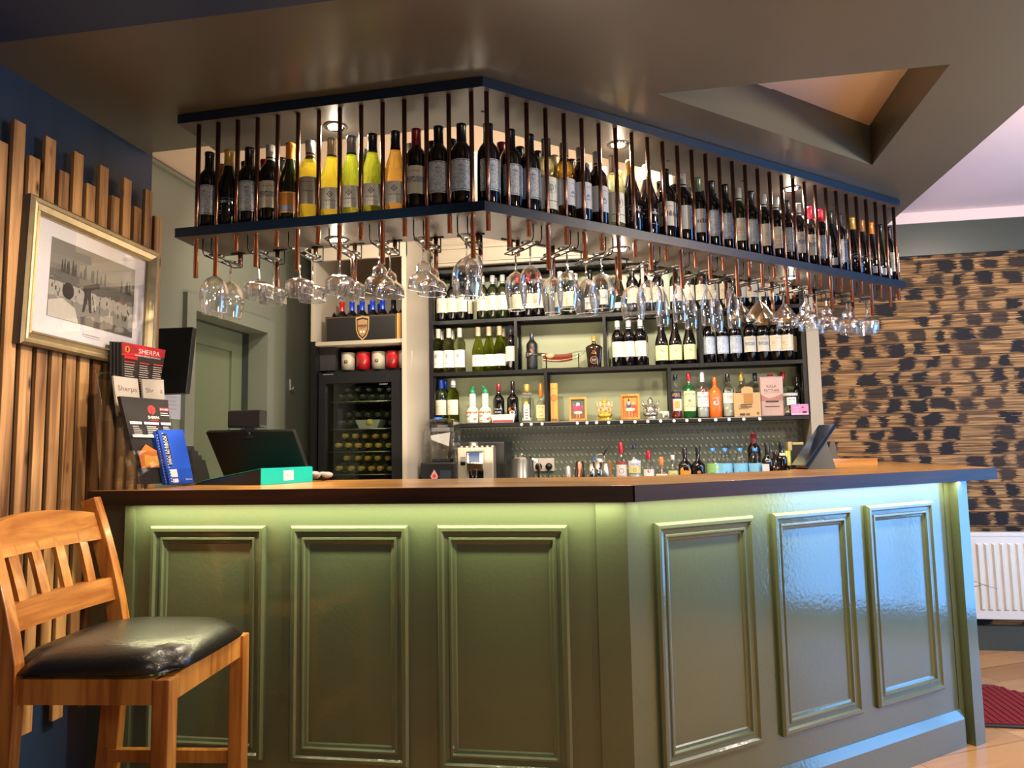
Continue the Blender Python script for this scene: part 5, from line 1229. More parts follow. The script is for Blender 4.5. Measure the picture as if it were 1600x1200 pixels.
# plastic tub
x = at_v(786, 650, 4.815).x; tub = thing('plastic_tub', 'clear plastic tub with red contents at the front of the bottom shelf', 'food tub', (x, 4.835, Z3))
mb = MB(); mb.add([(-.072, -.03, 0), (.072, -.03, 0), (.072, .012, 0), (-.072, .012, 0), (-.084, -.033, .052), (.084, -.033, .052), (.084, .014, .052), (-.084, .014, .052)], [(3, 2, 1, 0), (0, 1, 5, 4), (1, 2, 6, 5), (2, 3, 7, 6), (3, 0, 4, 7)]); mb.build('tub_body', pm('milky_plastic', (.62, .60, .57), rough=.3, noise=.05), tub)
mb = MB(); mb.box((-.087, -.036, .052), (.087, .016, .056), ch=.001); mb.build('lid', white_pl, tub)
mb = MB(); mb.box((-.070, -.0335, .004), (.070, -.0318, .018)); mb.build('contents', pm('red_sweets', (.30, .05, .05), rough=.5, noise=.6, nscale=180), tub)
# incense box, framed deities, figurines
orw = wood('light_wood_box', '#b9772f', '#e0a352', axis=2, rough=.5, knots=False)
x = at_v(866.5, 640, VF).x; ib = thing('incense_box', 'tall orange wooden incense box with round red emblem, right of the upright', 'box', (x, VF, Z3))
mb = MB(); mb.box((-.024, -.02, 0), (.024, .02, .262), ch=.002); mb.build('box_body', orw, ib)
a = Art(); a.ring(0, .16, .017, .022, '#a8402a').ring(0, .16, .010, .013, '#a8402a').disc(0, .16, .005, '#a8402a').rect(-.02, .005, .02, .02, '#8a5a24').rect(-.02, .225, .02, .228, '#8a5a24'); a.build('printed_emblem', on_front(-.0202), ib)
def deity_frame(px, h, w_, art, text):
    x = at_v(px, 640, 4.84).x; r = thing('deity_picture', text, 'picture frame', (x, 4.845, Z3), group='small wooden deity pictures', rot=(math.radians(-4), 0, 0))
    picframe(r, w_, h, [(0, 0), (0, .016), (.004, .018), (.014, .018), (.016, .006)], orw)
    for ch in r.children: ch.location = (-w_/2, 0, 0)
    a = Art(); art(a, w_-.03, h-.03); a.build('picture', lambda s, t, hh: Vector((s, -.006-hh, t+.015)), r)
def pic1(a, w, h):
    a.rect(-w/2, 0, w/2, h, '#4a5a50').rect(-w/2, 0, w/2, h*.25, '#7a4a3a').disc(0, h*.50, w*.30, '#c98aa0', h*.20).disc(0, h*.74, w*.15, '#d8b0c0', h*.11).poly([(-w*.4, h*.62), (w*.4, h*.70), (w*.3, h*.40), (-w*.3, h*.35)], '#a8305a').disc(0, h*.32, w*.32, '#e8dcb0', h*.08).disc(-w*.3, h*.72, w*.08, '#b04a7a').disc(w*.32, h*.60, w*.08, '#b04a7a')
    for k in range(5): a.rect(-w*.22+k*w*.1, h*.02, -w*.17+k*w*.1, h*.24, ['#8a4a2a', '#d8a06a'][k % 2])
def pic2(a, w, h):
    a.rect(-w/2, 0, w/2, h, '#c8662a').rect(-w*.42, h*.55, w*.42, h*.96, '#d88a3a').disc(-w*.10, h*.60, w*.17, '#34405a', h*.16).disc(-w*.10, h*.68, w*.11, '#9aa8c8', h*.09).poly([(-w*.18, h*.78), (-w*.02, h*.78), (-w*.10, h*.94)], '#20242e').disc(w*.24, h*.66, w*.12, '#d8a070', h*.09).poly([(w*.1, h*.6), (w*.4, h*.6), (w*.42, h*.2), (w*.08, h*.2)], '#c0402a').disc(0, h*.38, w*.34, '#e8dcb0', h*.07)
    for k in range(5): a.rect(-w*.22+k*w*.1, h*.04, -w*.17+k*w*.1, h*.30, ['#8a4a2a', '#d8a06a'][k % 2])
deity_frame(903, .160, .120, pic1, 'small wooden framed deity picture left of the yellow elephant-headed figurine')
deity_frame(985, .170, .126, pic2, 'small wooden framed orange deity picture left of the silver figurine')
ylw = pm('yellow_figurine_paint', (.62, .42, .03), rough=.35, metal=.2, coat=.4, noise=.4, nscale=60); skin = pm('peach_figurine_paint', (.72, .45, .25), rough=.4, coat=.3, noise=.15, nscale=60)
silv = pm('silver_figurine', (.62, .56, .48), rough=.28, metal=.9, noise=.2, nscale=60)
def seated(x, v, m1_, m2_, trunk, text, name):
    r = thing(name, text, 'figurine', (x, v, Z3)); mb = MB()
    mb.lathe([(.0001, 0), (.045, 0), (.048, .006), (.040, .014), (.044, .020), (.036, .028), (.0001, .028)], 20, mat=0, sy=.7)
    for s in (-1, 1):
        mb.tube([(s*.010, -.012, .038), (s*.040, -.016, .036), (s*.030, -.030, .034), (-s*.008, -.034, .034)], .013, 10, mat=0)   # crossed legs
        mb.tube([(s*.022, 0, .088), (s*.042, -.008, .070), (s*.034, -.026, .058)], .0075, 8, mat=1)          # lower arms
        mb.tube([(s*.022, .004, .090), (s*.048, .0, .092), (s*.050, -.006, .112)], .0065, 8, mat=1)          # raised arms
        mb.ball((s*.050, -.006, .118), .008, mat=1, seg=8, rings=6)
    mb.ball((0, -.004, .062), .030, mat=1, sc=(1, .8, 1.05)); mb.ball((0, -.002, .108), .019, mat=1, sc=(1, .9, 1.05))
    mb.lathe([(.019, .118), (.021, .122), (.015, .132), (.008, .142), (.003, .152), (.0001, .156)], 14, mat=0)
    if trunk:
        for s in (-1, 1): mb.ball((s*.026, 0, .108), .016, mat=1, seg=10, rings=6, sc=(1, .3, 1.1))
        mb.tube([(0, -.018, .108), (0, -.028, .092), (.004, -.036, .074), (.014, -.038, .066)], .007, 8, mat=1, r1=.004)
    mb.tube([(.030*math.cos(a_), -.002-.026*abs(math.sin(a_)), .075+.018*math.cos(2*a_)) for a_ in (0, .6, 1.2, 1.57, 2., 2.6, 3.14)], .003, 6, mat=0)
    mb.build('figure', [m1_, m2_], r); return r
seated(at_v(945, 640, 4.86).x, 4.86, ylw, skin, True, 'yellow seated elephant-headed figurine between the two deity pictures', 'deity_figurine')
seated(at_v(1016.5, 640, 4.86).x, 4.86, silv, silv, False, 'silver seated four-armed figurine right of the orange deity picture', 'deity_figurine')
el = thing('elephant_figurine', 'small white elephant figurine with raised trunk beside the silver figurine', 'figurine', (at_v(1039, 640, 4.85).x, 4.85, Z3)); mb = MB()
mb.ball((.008, 0, .034), .022, sc=(1.35, .85, .9)); mb.ball((-.022, 0, .042), .013)
for sx_, sy_ in ((-.010, -.010), (-.010, .010), (.026, -.010), (.026, .010)): mb.tube([(sx_, sy_, .03), (sx_, sy_, 0)], .0065, 8)
mb.tube([(-.030, 0, .040), (-.040, 0, .044), (-.042, 0, .058), (-.036, 0, .072)], .0055, 8, r1=.003); mb.tube([(.036, 0, .036), (.041, 0, .022)], .0018, 5); mb.build('figure', white_pl, el)
# right box: spirits
def ap(a, w, z0, z1):
    H = z1-z0; a.rect(-w, z0+H*.62, w, z1, '#1c2a52', 8).text('APEROL', 0, z0+H*.72, H*.18, '#f0a83a', w=w*1.3).rect(-w, z0, w, z0+H*.60, '#e8dccb', 8).rect(-w*.2, z0+H*.1, w*.5, z0+H*.5, '#d8a24a', 3).rect(-w, z0, -w*.5, z0+H*.58, '#b8203a', 3)
s3(1056.7, .290, .037, clear_gl, '#20242e', ap, 'red aperitif bottle with dark cap, first left in the right compartment', fill=(red_l, .62), capz=.88, sh=.56, lz=(.18, .62))
s3(1078, .300, .040, emer_gl, '#a3142b', lb('#e8dfa8', ('JAMESON', .76, .12, 1.5, '#2a3a1e'), ('TRIPLE', .30, .06, .9, '#3a4a2a'), ('IRISH WHISKEY', .20, .05, 1.3, '#3a4a2a'), extra=lambda a, w, z0, z1: a.disc(0, z0+(z1-z0)*.52, .010, '#8a5a2c')), 'green whiskey bottle with red cap and cream label', capz=.82, sh=.60, lz=(.16, .60))
s3(1099, .305, .038, clear_gl, '#dcdcda', lb('#e9e7e0', ('BACARDI', .62, .11, 1.5, '#1a1a1a'), ('CARTA BLANCA', .40, .05, 1.3, '#a8332c'), ('Superior', .20, .09, 1.2, '#1a1a1a'), extra=lambda a, w, z0, z1: a.disc(0, z1+.004, .015, '#c0282c').disc(0, z1+.004, .011, '#e8e0d8').disc(0, z1+.004, .008, '#c0282c')), 'clear rum bottle with white cap and white label', fill=(clear_l, .5), capz=.78, sh=.62, lz=(.24, .56))
def orf(a, w, z0, z1):
    H = z1-z0; a.disc(0, z0+H*.55, .020, '#b9b4c0', .016).text('CIROC', 0, z0+H*.78, .010, '#c9ccd6', w=.045)
s3(1118.5, .265, .040, orange_g, '#e8641c', orf, 'frosted orange vodka bottle, bright orange all over', capz=.80, sh=.62)
s3(1139, .285, .036, clear_gl, '#1c1a1a', lb('#efe9dd', ('RUM', .30, .25, .6, '#8a5a2a'), extra=lambda a, w, z0, z1: (a.rect(-w, z1-.022, w, z1, '#15130f', 8), a.text('Black', 0, z1-.017, .010, '#e8e4da', w=w*1.2))), 'clear spirit bottle with black cap and black and white label', fill=(clear_l, .4), capz=.82, sh=.64, lz=(.32, .64))
spirit(1160, 640, 4.90, Z3, .300, .042, clear_gl, '#c4a04a', None, 'bottle with yellow cap standing behind the brown cardboard box', fill=(amber_l, .6), capz=.80, sh=.56)
spirit(1182, 640, 4.91, Z3, .290, .036, clear_gl, '#20243a', None, 'bottle with navy cap standing behind the brown cardboard box', fill=(clear_l, .3), capz=.82, sh=.60)
krf = pm('kraft_cardboard', (.52, .34, .16), rough=.8, noise=.08)
kb = thing('cardboard_box', 'open brown cardboard box of drinks on the bottom shelf', 'box', (at_v(1167.5, 640, 4.83).x, 4.845, Z3)); mb = MB()
mb.box((-.082, -.035, 0), (.082, .012, .155)); mb.prism([(-.035, .150), (.038, .150), (.036, .185), (.018, .195), (-.014, .195), (-.034, .183)], 0, .002, M=Matrix.Translation((0, -.037, 0)) @ Matrix.Rotation(PI/2, 4, 'X')); mb.build('box_body', krf, kb)
a = Art(); a.rect(-.022, .085, .035, .155, '#a8743a').lines(-.045, .03, .075, .014, 2, .006, '#5a3c1e', .1).text('COCKTAIL', -.03, .066, .009, '#4a3018', w=.055).text('INFUSIONS', -.026, .050, .009, '#4a3018', w=.060).rect(-.050, .010, -.018, .022, '#4a3018').rect(-.010, .010, .012, .022, '#6a4a24').ring(.062, .022, .004, .007, '#4a3018'); a.build('printing', on_front(-.0375), kb)
tin = thing('metal_tin', 'pink and grey oblong tin lettered in black on the bottom shelf', 'tin', (at_v(1206.5, 640, 4.85).x, 4.865, Z3)); mb = MB(); mb.box((-.071, -.03, 0), (.071, .03, .258), ch=.006); mb.build('tin_body', pm('pink_tin', (.55, .38, .34), rough=.3, metal=.4, noise=.25, nscale=14), tin)
mb = MB(); mb.lathe([(.0001, .272), (.018, .272), (.018, .256)], 14); mb.build('lid', capmat('#a3142b'), tin)
a = Art(); a.rect(-.066, .10, .066, .245, '#c9a79c').text('KALA', 0, .185, .018, '#2a1a16', w=.060).text('PATTHAR', 0, .158, .018, '#2a1a16', w=.094).rect(-.05, .150, .05, .152, '#7a4a3a').rect(-.04, .09, .04, .105, '#3a241c').lines(-.045, .045, .06, .014, 1, .006, '#5a3a30', .1).poly([(-.066, .10), (-.066, .14), (-.02, .115), (.02, .125), (.066, .145), (.066, .10)], '#a8766a'); a.build('printing', on_front(-.0305), tin)
spirit(1225.5, 640, 4.91, Z3, .290, .036, clear_gl, '#a3142b', None, 'clear bottle with red cap between the pink tin and glass jar', fill=(clear_l, .5), capz=.84, sh=.58)
jr = thing('glass_jar', 'glass jar of dried citrus slices with white lid on the bottom shelf', 'jar', (at_v(1236, 640, 4.84).x, 4.85, Z3)); mb = MB(); mb.lathe([(.0001, .001), (.046, 0), (.048, .006), (.048, .120), (.044, .130)], 24); mb.build('jar_body', clear_gl, jr)
mb = MB(); mb.lathe([(.047, .128), (.048, .146), (.0001, .147)], 24); mb.build('lid', pm('pale_lid', (.55, .55, .50), rough=.3), jr)
a = Art(); a.rect(-.030, .068, .030, .118, '#e6e6e2', 6).text('DRIED FRUIT', 0, .10, .006, '#3c4a5a', w=.04).lines(-.02, .02, .09, .008, 2, .003, '#8a8a8a'); a.build('jar_label', on_cyl(.0485), jr)
a = Art()
for k in range(7):
    cxx = -.048+.016*k; a.ring(cxx, .030+.012*(k % 2), .008, .0125, '#b9a87a', 16).disc(cxx, .030+.012*(k % 2), .004, '#5a4a2a', n=10)
a.build('citrus_slices', on_cyl(.0445), jr)
spirit(1248, 640, 4.90, Z3, .262, .034, dark_gl, '#1c1a1a', None, 'black bottle with dark stopper at the right end of the bottom shelf', capz=.80, sh=.60)
pkc = thing('pink_card', 'small pink card taped to the right end of the bottom shelf', 'card', (at_v(1249.5, 641, 4.79).x, 4.786, at_v(1249.5, 648, 4.79).z)); a = Art(); a.rect(-.052, 0, .052, .066, '#d88ab8').poly([(-.05, .01), (.05, .01), (.05, .002), (-.05, .002)], '#f0c8dc').disc(.018, .046, .006, '#8a2a4a').disc(.028, .016, .014, '#5a2038', .008).lines(-.04, .0, .045, .012, 3, .004, '#f0c8dc'); 
mb = MB(); mb.box((-.053, 0, -.001), (.053, .0015, .067)); mb.build('card_sheet', pm('pink_paper', (.65, .25, .45), rough=.5), pkc); a.build('printing', on_front(-.0002), pkc)
# middle shelf centre: textured bottle, knife-shaped bottle, flask
x = at_v(831.5, 560, VF).x; r = spirit(831.5, 560, VF, ZT[1], .262, .039, pm('black_textured_glass', (.01, .01, .01), rough=.25, bump=1., bscale=160, coat=.3), '#3c4046', lambda a, w, z0, z1: a.disc(0, z1-.01, .012, '#7a2a1c').text('XO', 0, z1-.016, .008, '#c9a08a', w=.014), 'black embossed square-shouldered bottle behind the knife-shaped bottle', capz=.84, sh=.66)
kf = thing('knife_shaped_bottle', 'knife-shaped glass bottle of amber spirit lying on a copper stand', 'novelty bottle', (at_v(875, 555, 4.83).x, 4.835, ZT[1])); mb = MB()
def ksec(t):   # centreline of the blade
    return Vector((-.115+.30*t, 0, .086-.026*math.sin(PI*t*.8)+.050*t*t)), (.030*(1-.12*t) if t < .75 else .030*(1-.12*.75)*(1-(t-.75)/.25*.86))
vs = []; n = 22
for i in range(n+1):
    c, hh = ksec(i/n)
    for k in range(12):
        a_ = 2*PI*k/12; vs.append((c.x, .013*math.cos(a_), c.z+hh*math.sin(a_)))
fs = [(i*12+k, i*12+(k+1) % 12, i*12+12+(k+1) % 12, i*12+12+k) for i in range(n) for k in range(12)]
mb.add(vs, fs, smooth=True); mb.build('glass_blade', clear_gl, kf)
mb = MB(); vs = []
for i in range(n+1):
    t = min(.66, i/n*.66); c, hh = ksec(t); top = c.z+hh*.86
    for k in range(12):
        a_ = 2*PI*k/12; z = c.z+hh*.86*math.sin(a_); vs.append((c.x, .0105*math.cos(a_), min(z, top)))
fs = [(i*12+k, i*12+(k+1) % 12, i*12+12+(k+1) % 12, i*12+12+k) for i in range(n) for k in range(12)]+[tuple(range(12)), tuple(n*12+k for k in range(12))]
mb.add(vs, fs); mb.build('liquid', pm('cognac_liquid', (.20, .030, .008), rough=.08, coat=.5), kf)
mb = MB(); mb.lathe([(.0001, 0), (.022, .002), (.024, .012), (.018, .032), (.009, .05), (.0085, .11), (.013, .112)], 16, M=Matrix.Translation((-.235, 0, .104)) @ Matrix.Rotation(PI/2, 4, 'Y')); mb.build('handle', pm('dark_horn', (.03, .022, .018), rough=.25, coat=.4, noise=.2), kf)
mb = MB(); mb.lathe([(.010, 0), (.013, .003), (.010, .030), (.0001, .031)], 12, M=Matrix.Translation((-.128, 0, .098)) @ Matrix.Rotation(PI/2, 4, 'Y')); mb.build('collar', brushed, kf)
mb = MB(); mb.ball((-.068, -.004, .092), .024, seg=14, rings=10, sc=(1.3, .7, .85)); mb.build('medallion', pm('gold_leather', (.45, .33, .18), rough=.4, noise=.2), kf)
mb = MB()
for sx_, zt_ in ((-.095, .082), (.125, .094)): mb.tube([(sx_, -.016, .003), (sx_, -.016, zt_), (sx_, 0, zt_-.03), (sx_, .016, zt_), (sx_, .016, .003)], .0028, 6)
for sy_ in (-.016, .016): mb.tube([(-.125, sy_, .003), (.14, sy_, .003)], .0028, 6)
mb.build('stand', copper, kf)
x = at_v(928.5, 560, VF).x; fk = thing('flask_bottle', 'flat dark brown flask bottle with gold stopper on the middle shelf', 'spirit bottle', (x, VF, ZT[1])); mb = MB(); mb.lathe([(.0001, .002), (.040, 0), (.044, .006), (.054, .120), (.057, .140), (.045, .152), (.018, .163), (.013, .172), (.013, .190)], 24, sy=.45); mb.build('bottle_body', pm('brown_flask_glass', (.02, .009, .005), rough=.08, coat=.6), fk)
mb = MB(); mb.lathe([(.015, .182), (.016, .218), (.0001, .219)], 16); mb.build('stopper', capmat('#c4a04a'), fk)
a = Art(); a.text('OLD', 0, .108, .009, '#c98a5a', w=.022).text('MONK', 0, .094, .010, '#c98a5a', w=.034).disc(0, .052, .026, '#1a0d08', .018).ring(0, .052, .024, .026, '#b98a6a').text('RUM', 0, .047, .012, '#c9b0a0', w=.028); a.build('bottle_label', on_front(-.0255), fk)

# ================================================================== BACK WORKTOP GOODS
WZ = .9805
def top_h(px, py, v): return at_v(px, py, v).z-WZ
V2 = 4.62
def sw(px, ytop, r, body, cap, art, text, **k):
    h = top_h(px, ytop, V2); return spirit(px, 740, V2, WZ, h, r, body, cap, art, text, group=None, **k)
sw(971.5, 691, .034, clear_gl, '#a3142b', lb('#d9cfc8', ('CROWN', .15, .10, 1., '#7a2a2a'), extra=lambda a, w, z0, z1: (a.rect(-w, z1, w, z1+.020, '#9a3a2e', 8), a.ring(0, z0+(z1-z0)*.55, .013, .016, '#7a4a4a'))), 'clear vodka bottle with tall red cap on the back worktop', fill=(clear_l, .4), capz=.72, sh=.58, lz=(.16, .48))
sw(992, 694, .040, clear_gl, '#2a2440', lb('#d8c98a', ("GORDON'S", 1.02, .30, 1.2, '#5a5aa0'), extra=lambda a, w, z0, z1: (a.rect(-w, z1-.002, w, z1+.030, '#d9d4de', 8), a.disc(0, z1+.030, .018, '#d9d4de', .012), a.ring(0, z0+.02, .008, .011, '#8a6a2a'))), 'clear gin bottle with navy cap and yellow label on the back worktop', fill=(clear_l, .5), capz=.88, sh=.62, lz=(.30, .48))
sw(1014, 704, .034, clear_gl, '#a3142b', lb('#e8e0d6', ('VODKA', .20, .16, 1., '#8a2a2a'), extra=lambda a, w, z0, z1: a.disc(0, z1-.012, .010, '#c0282c')), 'short clear bottle with red cap on the back worktop', fill=(clear_l, .3), capz=.74, sh=.52, lz=(.15, .46))
sw(1034, 714, .037, clear_gl, '#d8783a', lb('#e8dccb', ('BRANDY', .4, .3, 1.2, '#8a2a2a'), extra=lambda a, w, z0, z1: a.rect(-.004, z1, .004, z1+.03, '#c9b49a', 1)), 'brown brandy bottle with orange cap on the back worktop', fill=(amber_l, .6), capz=.70, sh=.46, lz=(.18, .40))
sw(1052, 711, .033, clear_gl, '#b8b8b6', lb('#c9c88a', ('GIN', .4, .3, .7, '#4a5a3a')), 'small clear bottle with silver cap and pale green label', fill=(straw_l, .4), capz=.84, sh=.50, lz=(.18, .48))
def sunl(a, w, z0, z1):
    H = z1-z0; a.rect(-w*.75, z0, w*.75, z0+H*.7, '#e08a2a', 8).disc(0, z0+H*.7, w*.72, '#e8a23a', H*.3).text('DISARONNO', 0, z0+H*.30, H*.12, '#a83a1c', w=w*1.1).rect(-w*.6, z0+H*.05, w*.6, z0+H*.15, '#c9602a', 4)
sw(1071, 700, .041, dark_gl, '#1c1a1a', sunl, 'dark bottle with arched orange label on the back worktop', capz=.80, sh=.52, lz=(.12, .50))
sw(1091.5, 699, .042, dark_gl, '#141018', lb('#d8b84a', ('TIA', .4, .3, .7, '#3a2a1e'), extra=lambda a, w, z0, z1: a.disc(0, z1+.018, .012, '#b9703a', .009)), 'dark bottle with low yellow label on the back worktop', capz=.80, sh=.50, lz=(.10, .26))
pet = thin_glass('clear_pet', tint=(.95, .96, .96), edge=.8, base=.08, power=2.2)
def petb(px, i, text):
    x = at_v(px, 740, V2).x; h = top_h(px, 700, V2); r = .041; root = thing('water_bottle', text, 'water bottle', (x, V2, WZ), random.uniform(-.4, .4), 'sparkling water bottles with blue caps')
    mb = MB(); mb.lathe([(.0001, .006), (r*.7, 0), (r, .012), (r, h*.56), (r*.96, h*.60), (r*.62, h*.78), (.0135, h*.90), (.0135, h*.95)], 24); mb.build('bottle_body', pet, root)
    mb = MB(); mb.lathe([(.0155, h*.915), (.0155, h), (.0001, h+.001)], 18); mb.build('cap', capmat('#3f8fd8'), root)
    a = Art(); w_ = r*1.5; z0, z1 = h*.10, h*.58; a.rect(-w_, z0, w_, z1, '#7fc4e8' if i else '#8ab86a', 12)
    if i: a.disc(.004 if i < 3 else .02, z0+.040, .019, '#1c2434', .021).disc(.006 if i < 3 else .02, z0+.038, .012, '#d8c0c8', .014).text('0', -.028, z0+.03, .010, '#2a4a7a').poly([(-w_, z1-.02), (-w_*.4, z1), (-w_, z1)], '#a8dcf0')
    else: a.rect(0, z0, w_, z1, '#9ad0ea', 6).disc(.012, z1-.022, .008, '#e8e04a').disc(.022, z1-.036, .008, '#c9d84a').rect(.006, z0+.01, .014, z0+.025, '#1c3a7a', 1).rect(-w_*.6, z0+.02, -w_*.2, z0+.05, '#2a6a3a', 2)
    a.build('bottle_label', on_cyl(r+.0008), root)
for i, px in enumerate((1115, 1134, 1158, 1181)): petb(px, i, ['blue capped bottle with green and blue fruit label', 'blue capped water bottle, second from the left of four', 'blue capped water bottle, third from the left of four', 'blue capped water bottle beside the white card'][i])
x = at_v(1180, 740, 4.80).x; wine('bord', D, '#7a2430', None, x, 4.80, WZ, 0, 'wine bottle with dark red cap behind the water bottles', gS)
wc = thing('white_card', 'small white card propped beside the last water bottle', 'card', (at_v(1198, 745, 4.55).x, 4.56, WZ)); mb = MB(); mb.box((-.020, 0, 0), (.020, .012, top_h(1198, 725, 4.55)), ch=.001); mb.build('card_sheet', pm('white_card_paper', (.72, .70, .68), rough=.6), wc)
sw(1200.5, 693, .034, dark_gl, '#0b0b0d', lambda a, w, z0, z1: a.rect(-.018, z1+.01, .010, z1+.014, '#c9c9cc').text('NERO', -.004, z1-.006, .009, '#c9c9cc', w=.026), 'tall black bottle right of the white card', capz=.70, sh=.56)
sw(1212, 705, .033, pm('amber_beer_glass', (.03, .012, .006), rough=.07, coat=.6), '#20243a', None, 'brown beer bottle with navy cap on the back worktop', capz=.94, sh=.48)
sw(1222.5, 691, .034, dark_gl, '#0b0b0d', lambda a, w, z0, z1: a.rect(-.018, z1+.07, .018, z1+.085, '#e8e0c8', 4), 'black bottle with cream neck band on the back worktop', capz=.86, sh=.60, lz=(.1, .4))
sw(1232, 704, .034, dark_gl, '#c9b84a', None, 'bottle with pale gold foil neck beside the tablet till', capz=.55, sh=.40, capr=1.5, nr=.013)
bx_ = thing('small_boxes', 'white and gold topped box behind the tablet till', 'box', (at_v(1245, 740, 4.66).x, 4.68, WZ)); mb = MB(); mb.box((-.045, -.03, 0), (.045, .03, top_h(1245, 692, 4.66)), ch=.003); mb.build('box_body', blk, bx_); hh = top_h(1245, 692, 4.66); mb = MB(); mb.box((-.020, -.0305, hh-.012), (.046, .031, hh+.004), ch=.003); mb.box((-.046, -.0315, hh-.045), (-.022, .031, hh+.008), ch=.002); mb.build('box_lid', pm('gold_card', (.55, .45, .20), rough=.35, metal=.4), bx_)
# cups and bar tools
def cup(px, ytop, r0, r1, m, text, name='tumbler', cat='tumbler', ribs=24):
    x = at_v(px, 740, V2).x; h = top_h(px, ytop, V2); o = thing(name, text, cat, (x, V2, WZ)); mb = MB(); mb.lathe([(r1, 0), (r0, h-.004), (r0-.004, h), (.0001, h)], 48, ribs=ribs, ribd=.02, ribrange=(0, 1)); mb.build('cup_body', m, o); return o
cup(888, 728, .020, .029, pm('ribbed_glass_grey', (.42, .42, .42), rough=.12, metal=.7), 'upturned silver ribbed tumbler left of the copper one'); cup(906, 721, .024, .036, copper, 'upturned copper ribbed tumbler beside the silver shakers')
sk = thing('utensil_pot', 'steel pot holding bar spoons, a blue straw and a round strainer', 'utensil pot', (at_v(935, 740, V2).x, V2, WZ)); h = top_h(935, 722, V2); mb = MB(); mb.lathe([(.0001, 0), (.030, 0), (.036, h), (.034, h), (.030, .004)], 40, ribs=1, ribd=.015, ribrange=(1, 2)); mb.build('pot', chrome, sk)
for j, (dx, m) in enumerate(((-.038, chrome), (.036, copper))):
    c_ = thing('cocktail_shaker', ['narrow steel cocktail shaker left of the utensil pot', 'copper toned shaker tin right of the utensil pot'][j], 'cocktail shaker', (at_v([925, 947][j], 740, 4.55).x, 4.55, WZ)); mb = MB(); hh = top_h([925, 947][j], 724, 4.55); mb.lathe([(.0001, 0), (.018, 0), (.024, hh), (.022, hh), (.0001, hh-.01)], 28); mb.build('shaker_body', [chrome, brushed][j], c_)
mb = MB(); mb.tube([(-.028, 0, .02), (-.030, 0, h+.045)], .005, 8); mb.build('straw', pm('blue_straw', (.02, .06, .2), rough=.4), sk)
mb = MB(); mb.tube([(-.01, .0, h+.02), (-.02, 0, h+.03), (-.012, 0, h+.04), (0, 0, h+.03)], .004, 6, closed=True); mb.build('spoon', pm('green_spoon', (.1, .3, .2), rough=.3), sk)
mb = MB(); cc_ = Vector((.016, -.01, h+.022)); mb.tube([cc_+Vector((.028*math.cos(t), 0, .028*math.sin(t))) for t in [k*PI/8 for k in range(16)]], .003, 6, closed=True); mb.lathe([(.027, 0), (.020, .010), (.0001, .016)], 18, M=Matrix.Translation(cc_) @ Matrix.Rotation(-PI/2, 4, 'X')); mb.build('strainer', brushed, sk)
mb = MB(); mb.tube([cc_+Vector((.018, 0, .020)), cc_+Vector((.055, 0, .085))], .005, 8); mb.build('strainer_handle', blk, sk)
jg = thing('jigger_glass', 'small glass measure with orange base on the back worktop', 'measure', (at_v(953, 740, V2).x, V2, WZ)); mb = MB(); mb.lathe([(.018, 0), (.010, top_h(953, 735, V2)), (.022, top_h(953, 722, V2))], 18); mb.build('glass_body', pm('orange_glass', (.55, .22, .06), rough=.1, metal=.3), jg)
# kettle
kt = thing('electric_kettle', 'dark grey electric kettle in front of the sockets', 'kettle', (at_v(816, 740, V2).x, V2, WZ)); h = top_h(816, 716, V2); mb = MB(); mb.lathe([(.0001, .004), (.090, 0), (.090, .02), (.084, .024), (.070, h-.006), (.066, h)], 32); mb.build('jug', pm('grey_kettle', (.10, .095, .09), rough=.3, metal=.6), kt)
mb = MB(); mb.lathe([(.067, h), (.060, h+.012), (.0001, h+.014)], 28); mb.ball((0, 0, h+.026), .010, seg=12, rings=8); mb.tube([(0, 0, h+.010), (0, 0, h+.026)], .004); mb.build('lid', chrome, kt)
mb = MB(); mb.sweep_rect([(.066, 0, h-.004), (.098, 0, h-.012), (.112, 0, h-.06), (.108, 0, h-.13), (.092, 0, h-.17)], (0, .022, 0), .012); mb.build('handle', chrome, kt)
mb = MB(); mb.prism([(-.066, .02), (-.105, .0), (-.066, -.02)], h-.04, h-.004); mb.build('spout', blk, kt)
# sockets
for px, w_, n_ in ((850, .146, 2), (778, .086, 1)):
    P = at_v(px, 726, 5.004); so = thing('wall_socket', ['double wall socket with black plugs right of the kettle', 'single wall socket with black plug behind the coffee machine'][n_ == 1], 'wall socket', (P.x, 5.004, P.z)); mb = MB(); mb.box((-w_/2, -.010, -.045), (w_/2, 0, .045), ch=.003); mb.build('face_plate', pm('cream_socket', (.60, .52, .44), rough=.4), so)
    for k in range(n_):
        mb = MB(); mb.lathe([(.024, 0), (.022, .028), (.0001, .030)], 18, M=Matrix.Translation(((-.036+.072*k) if n_ == 2 else 0, -.010, -.012)) @ Matrix.Rotation(PI/2, 4, 'X')); mb.tube([((-.036+.072*k) if n_ == 2 else 0, -.028, -.02), ((-.036+.072*k) if n_ == 2 else 0, -.030, -.16)], .004, 6); mb.build('plug', blk, so)
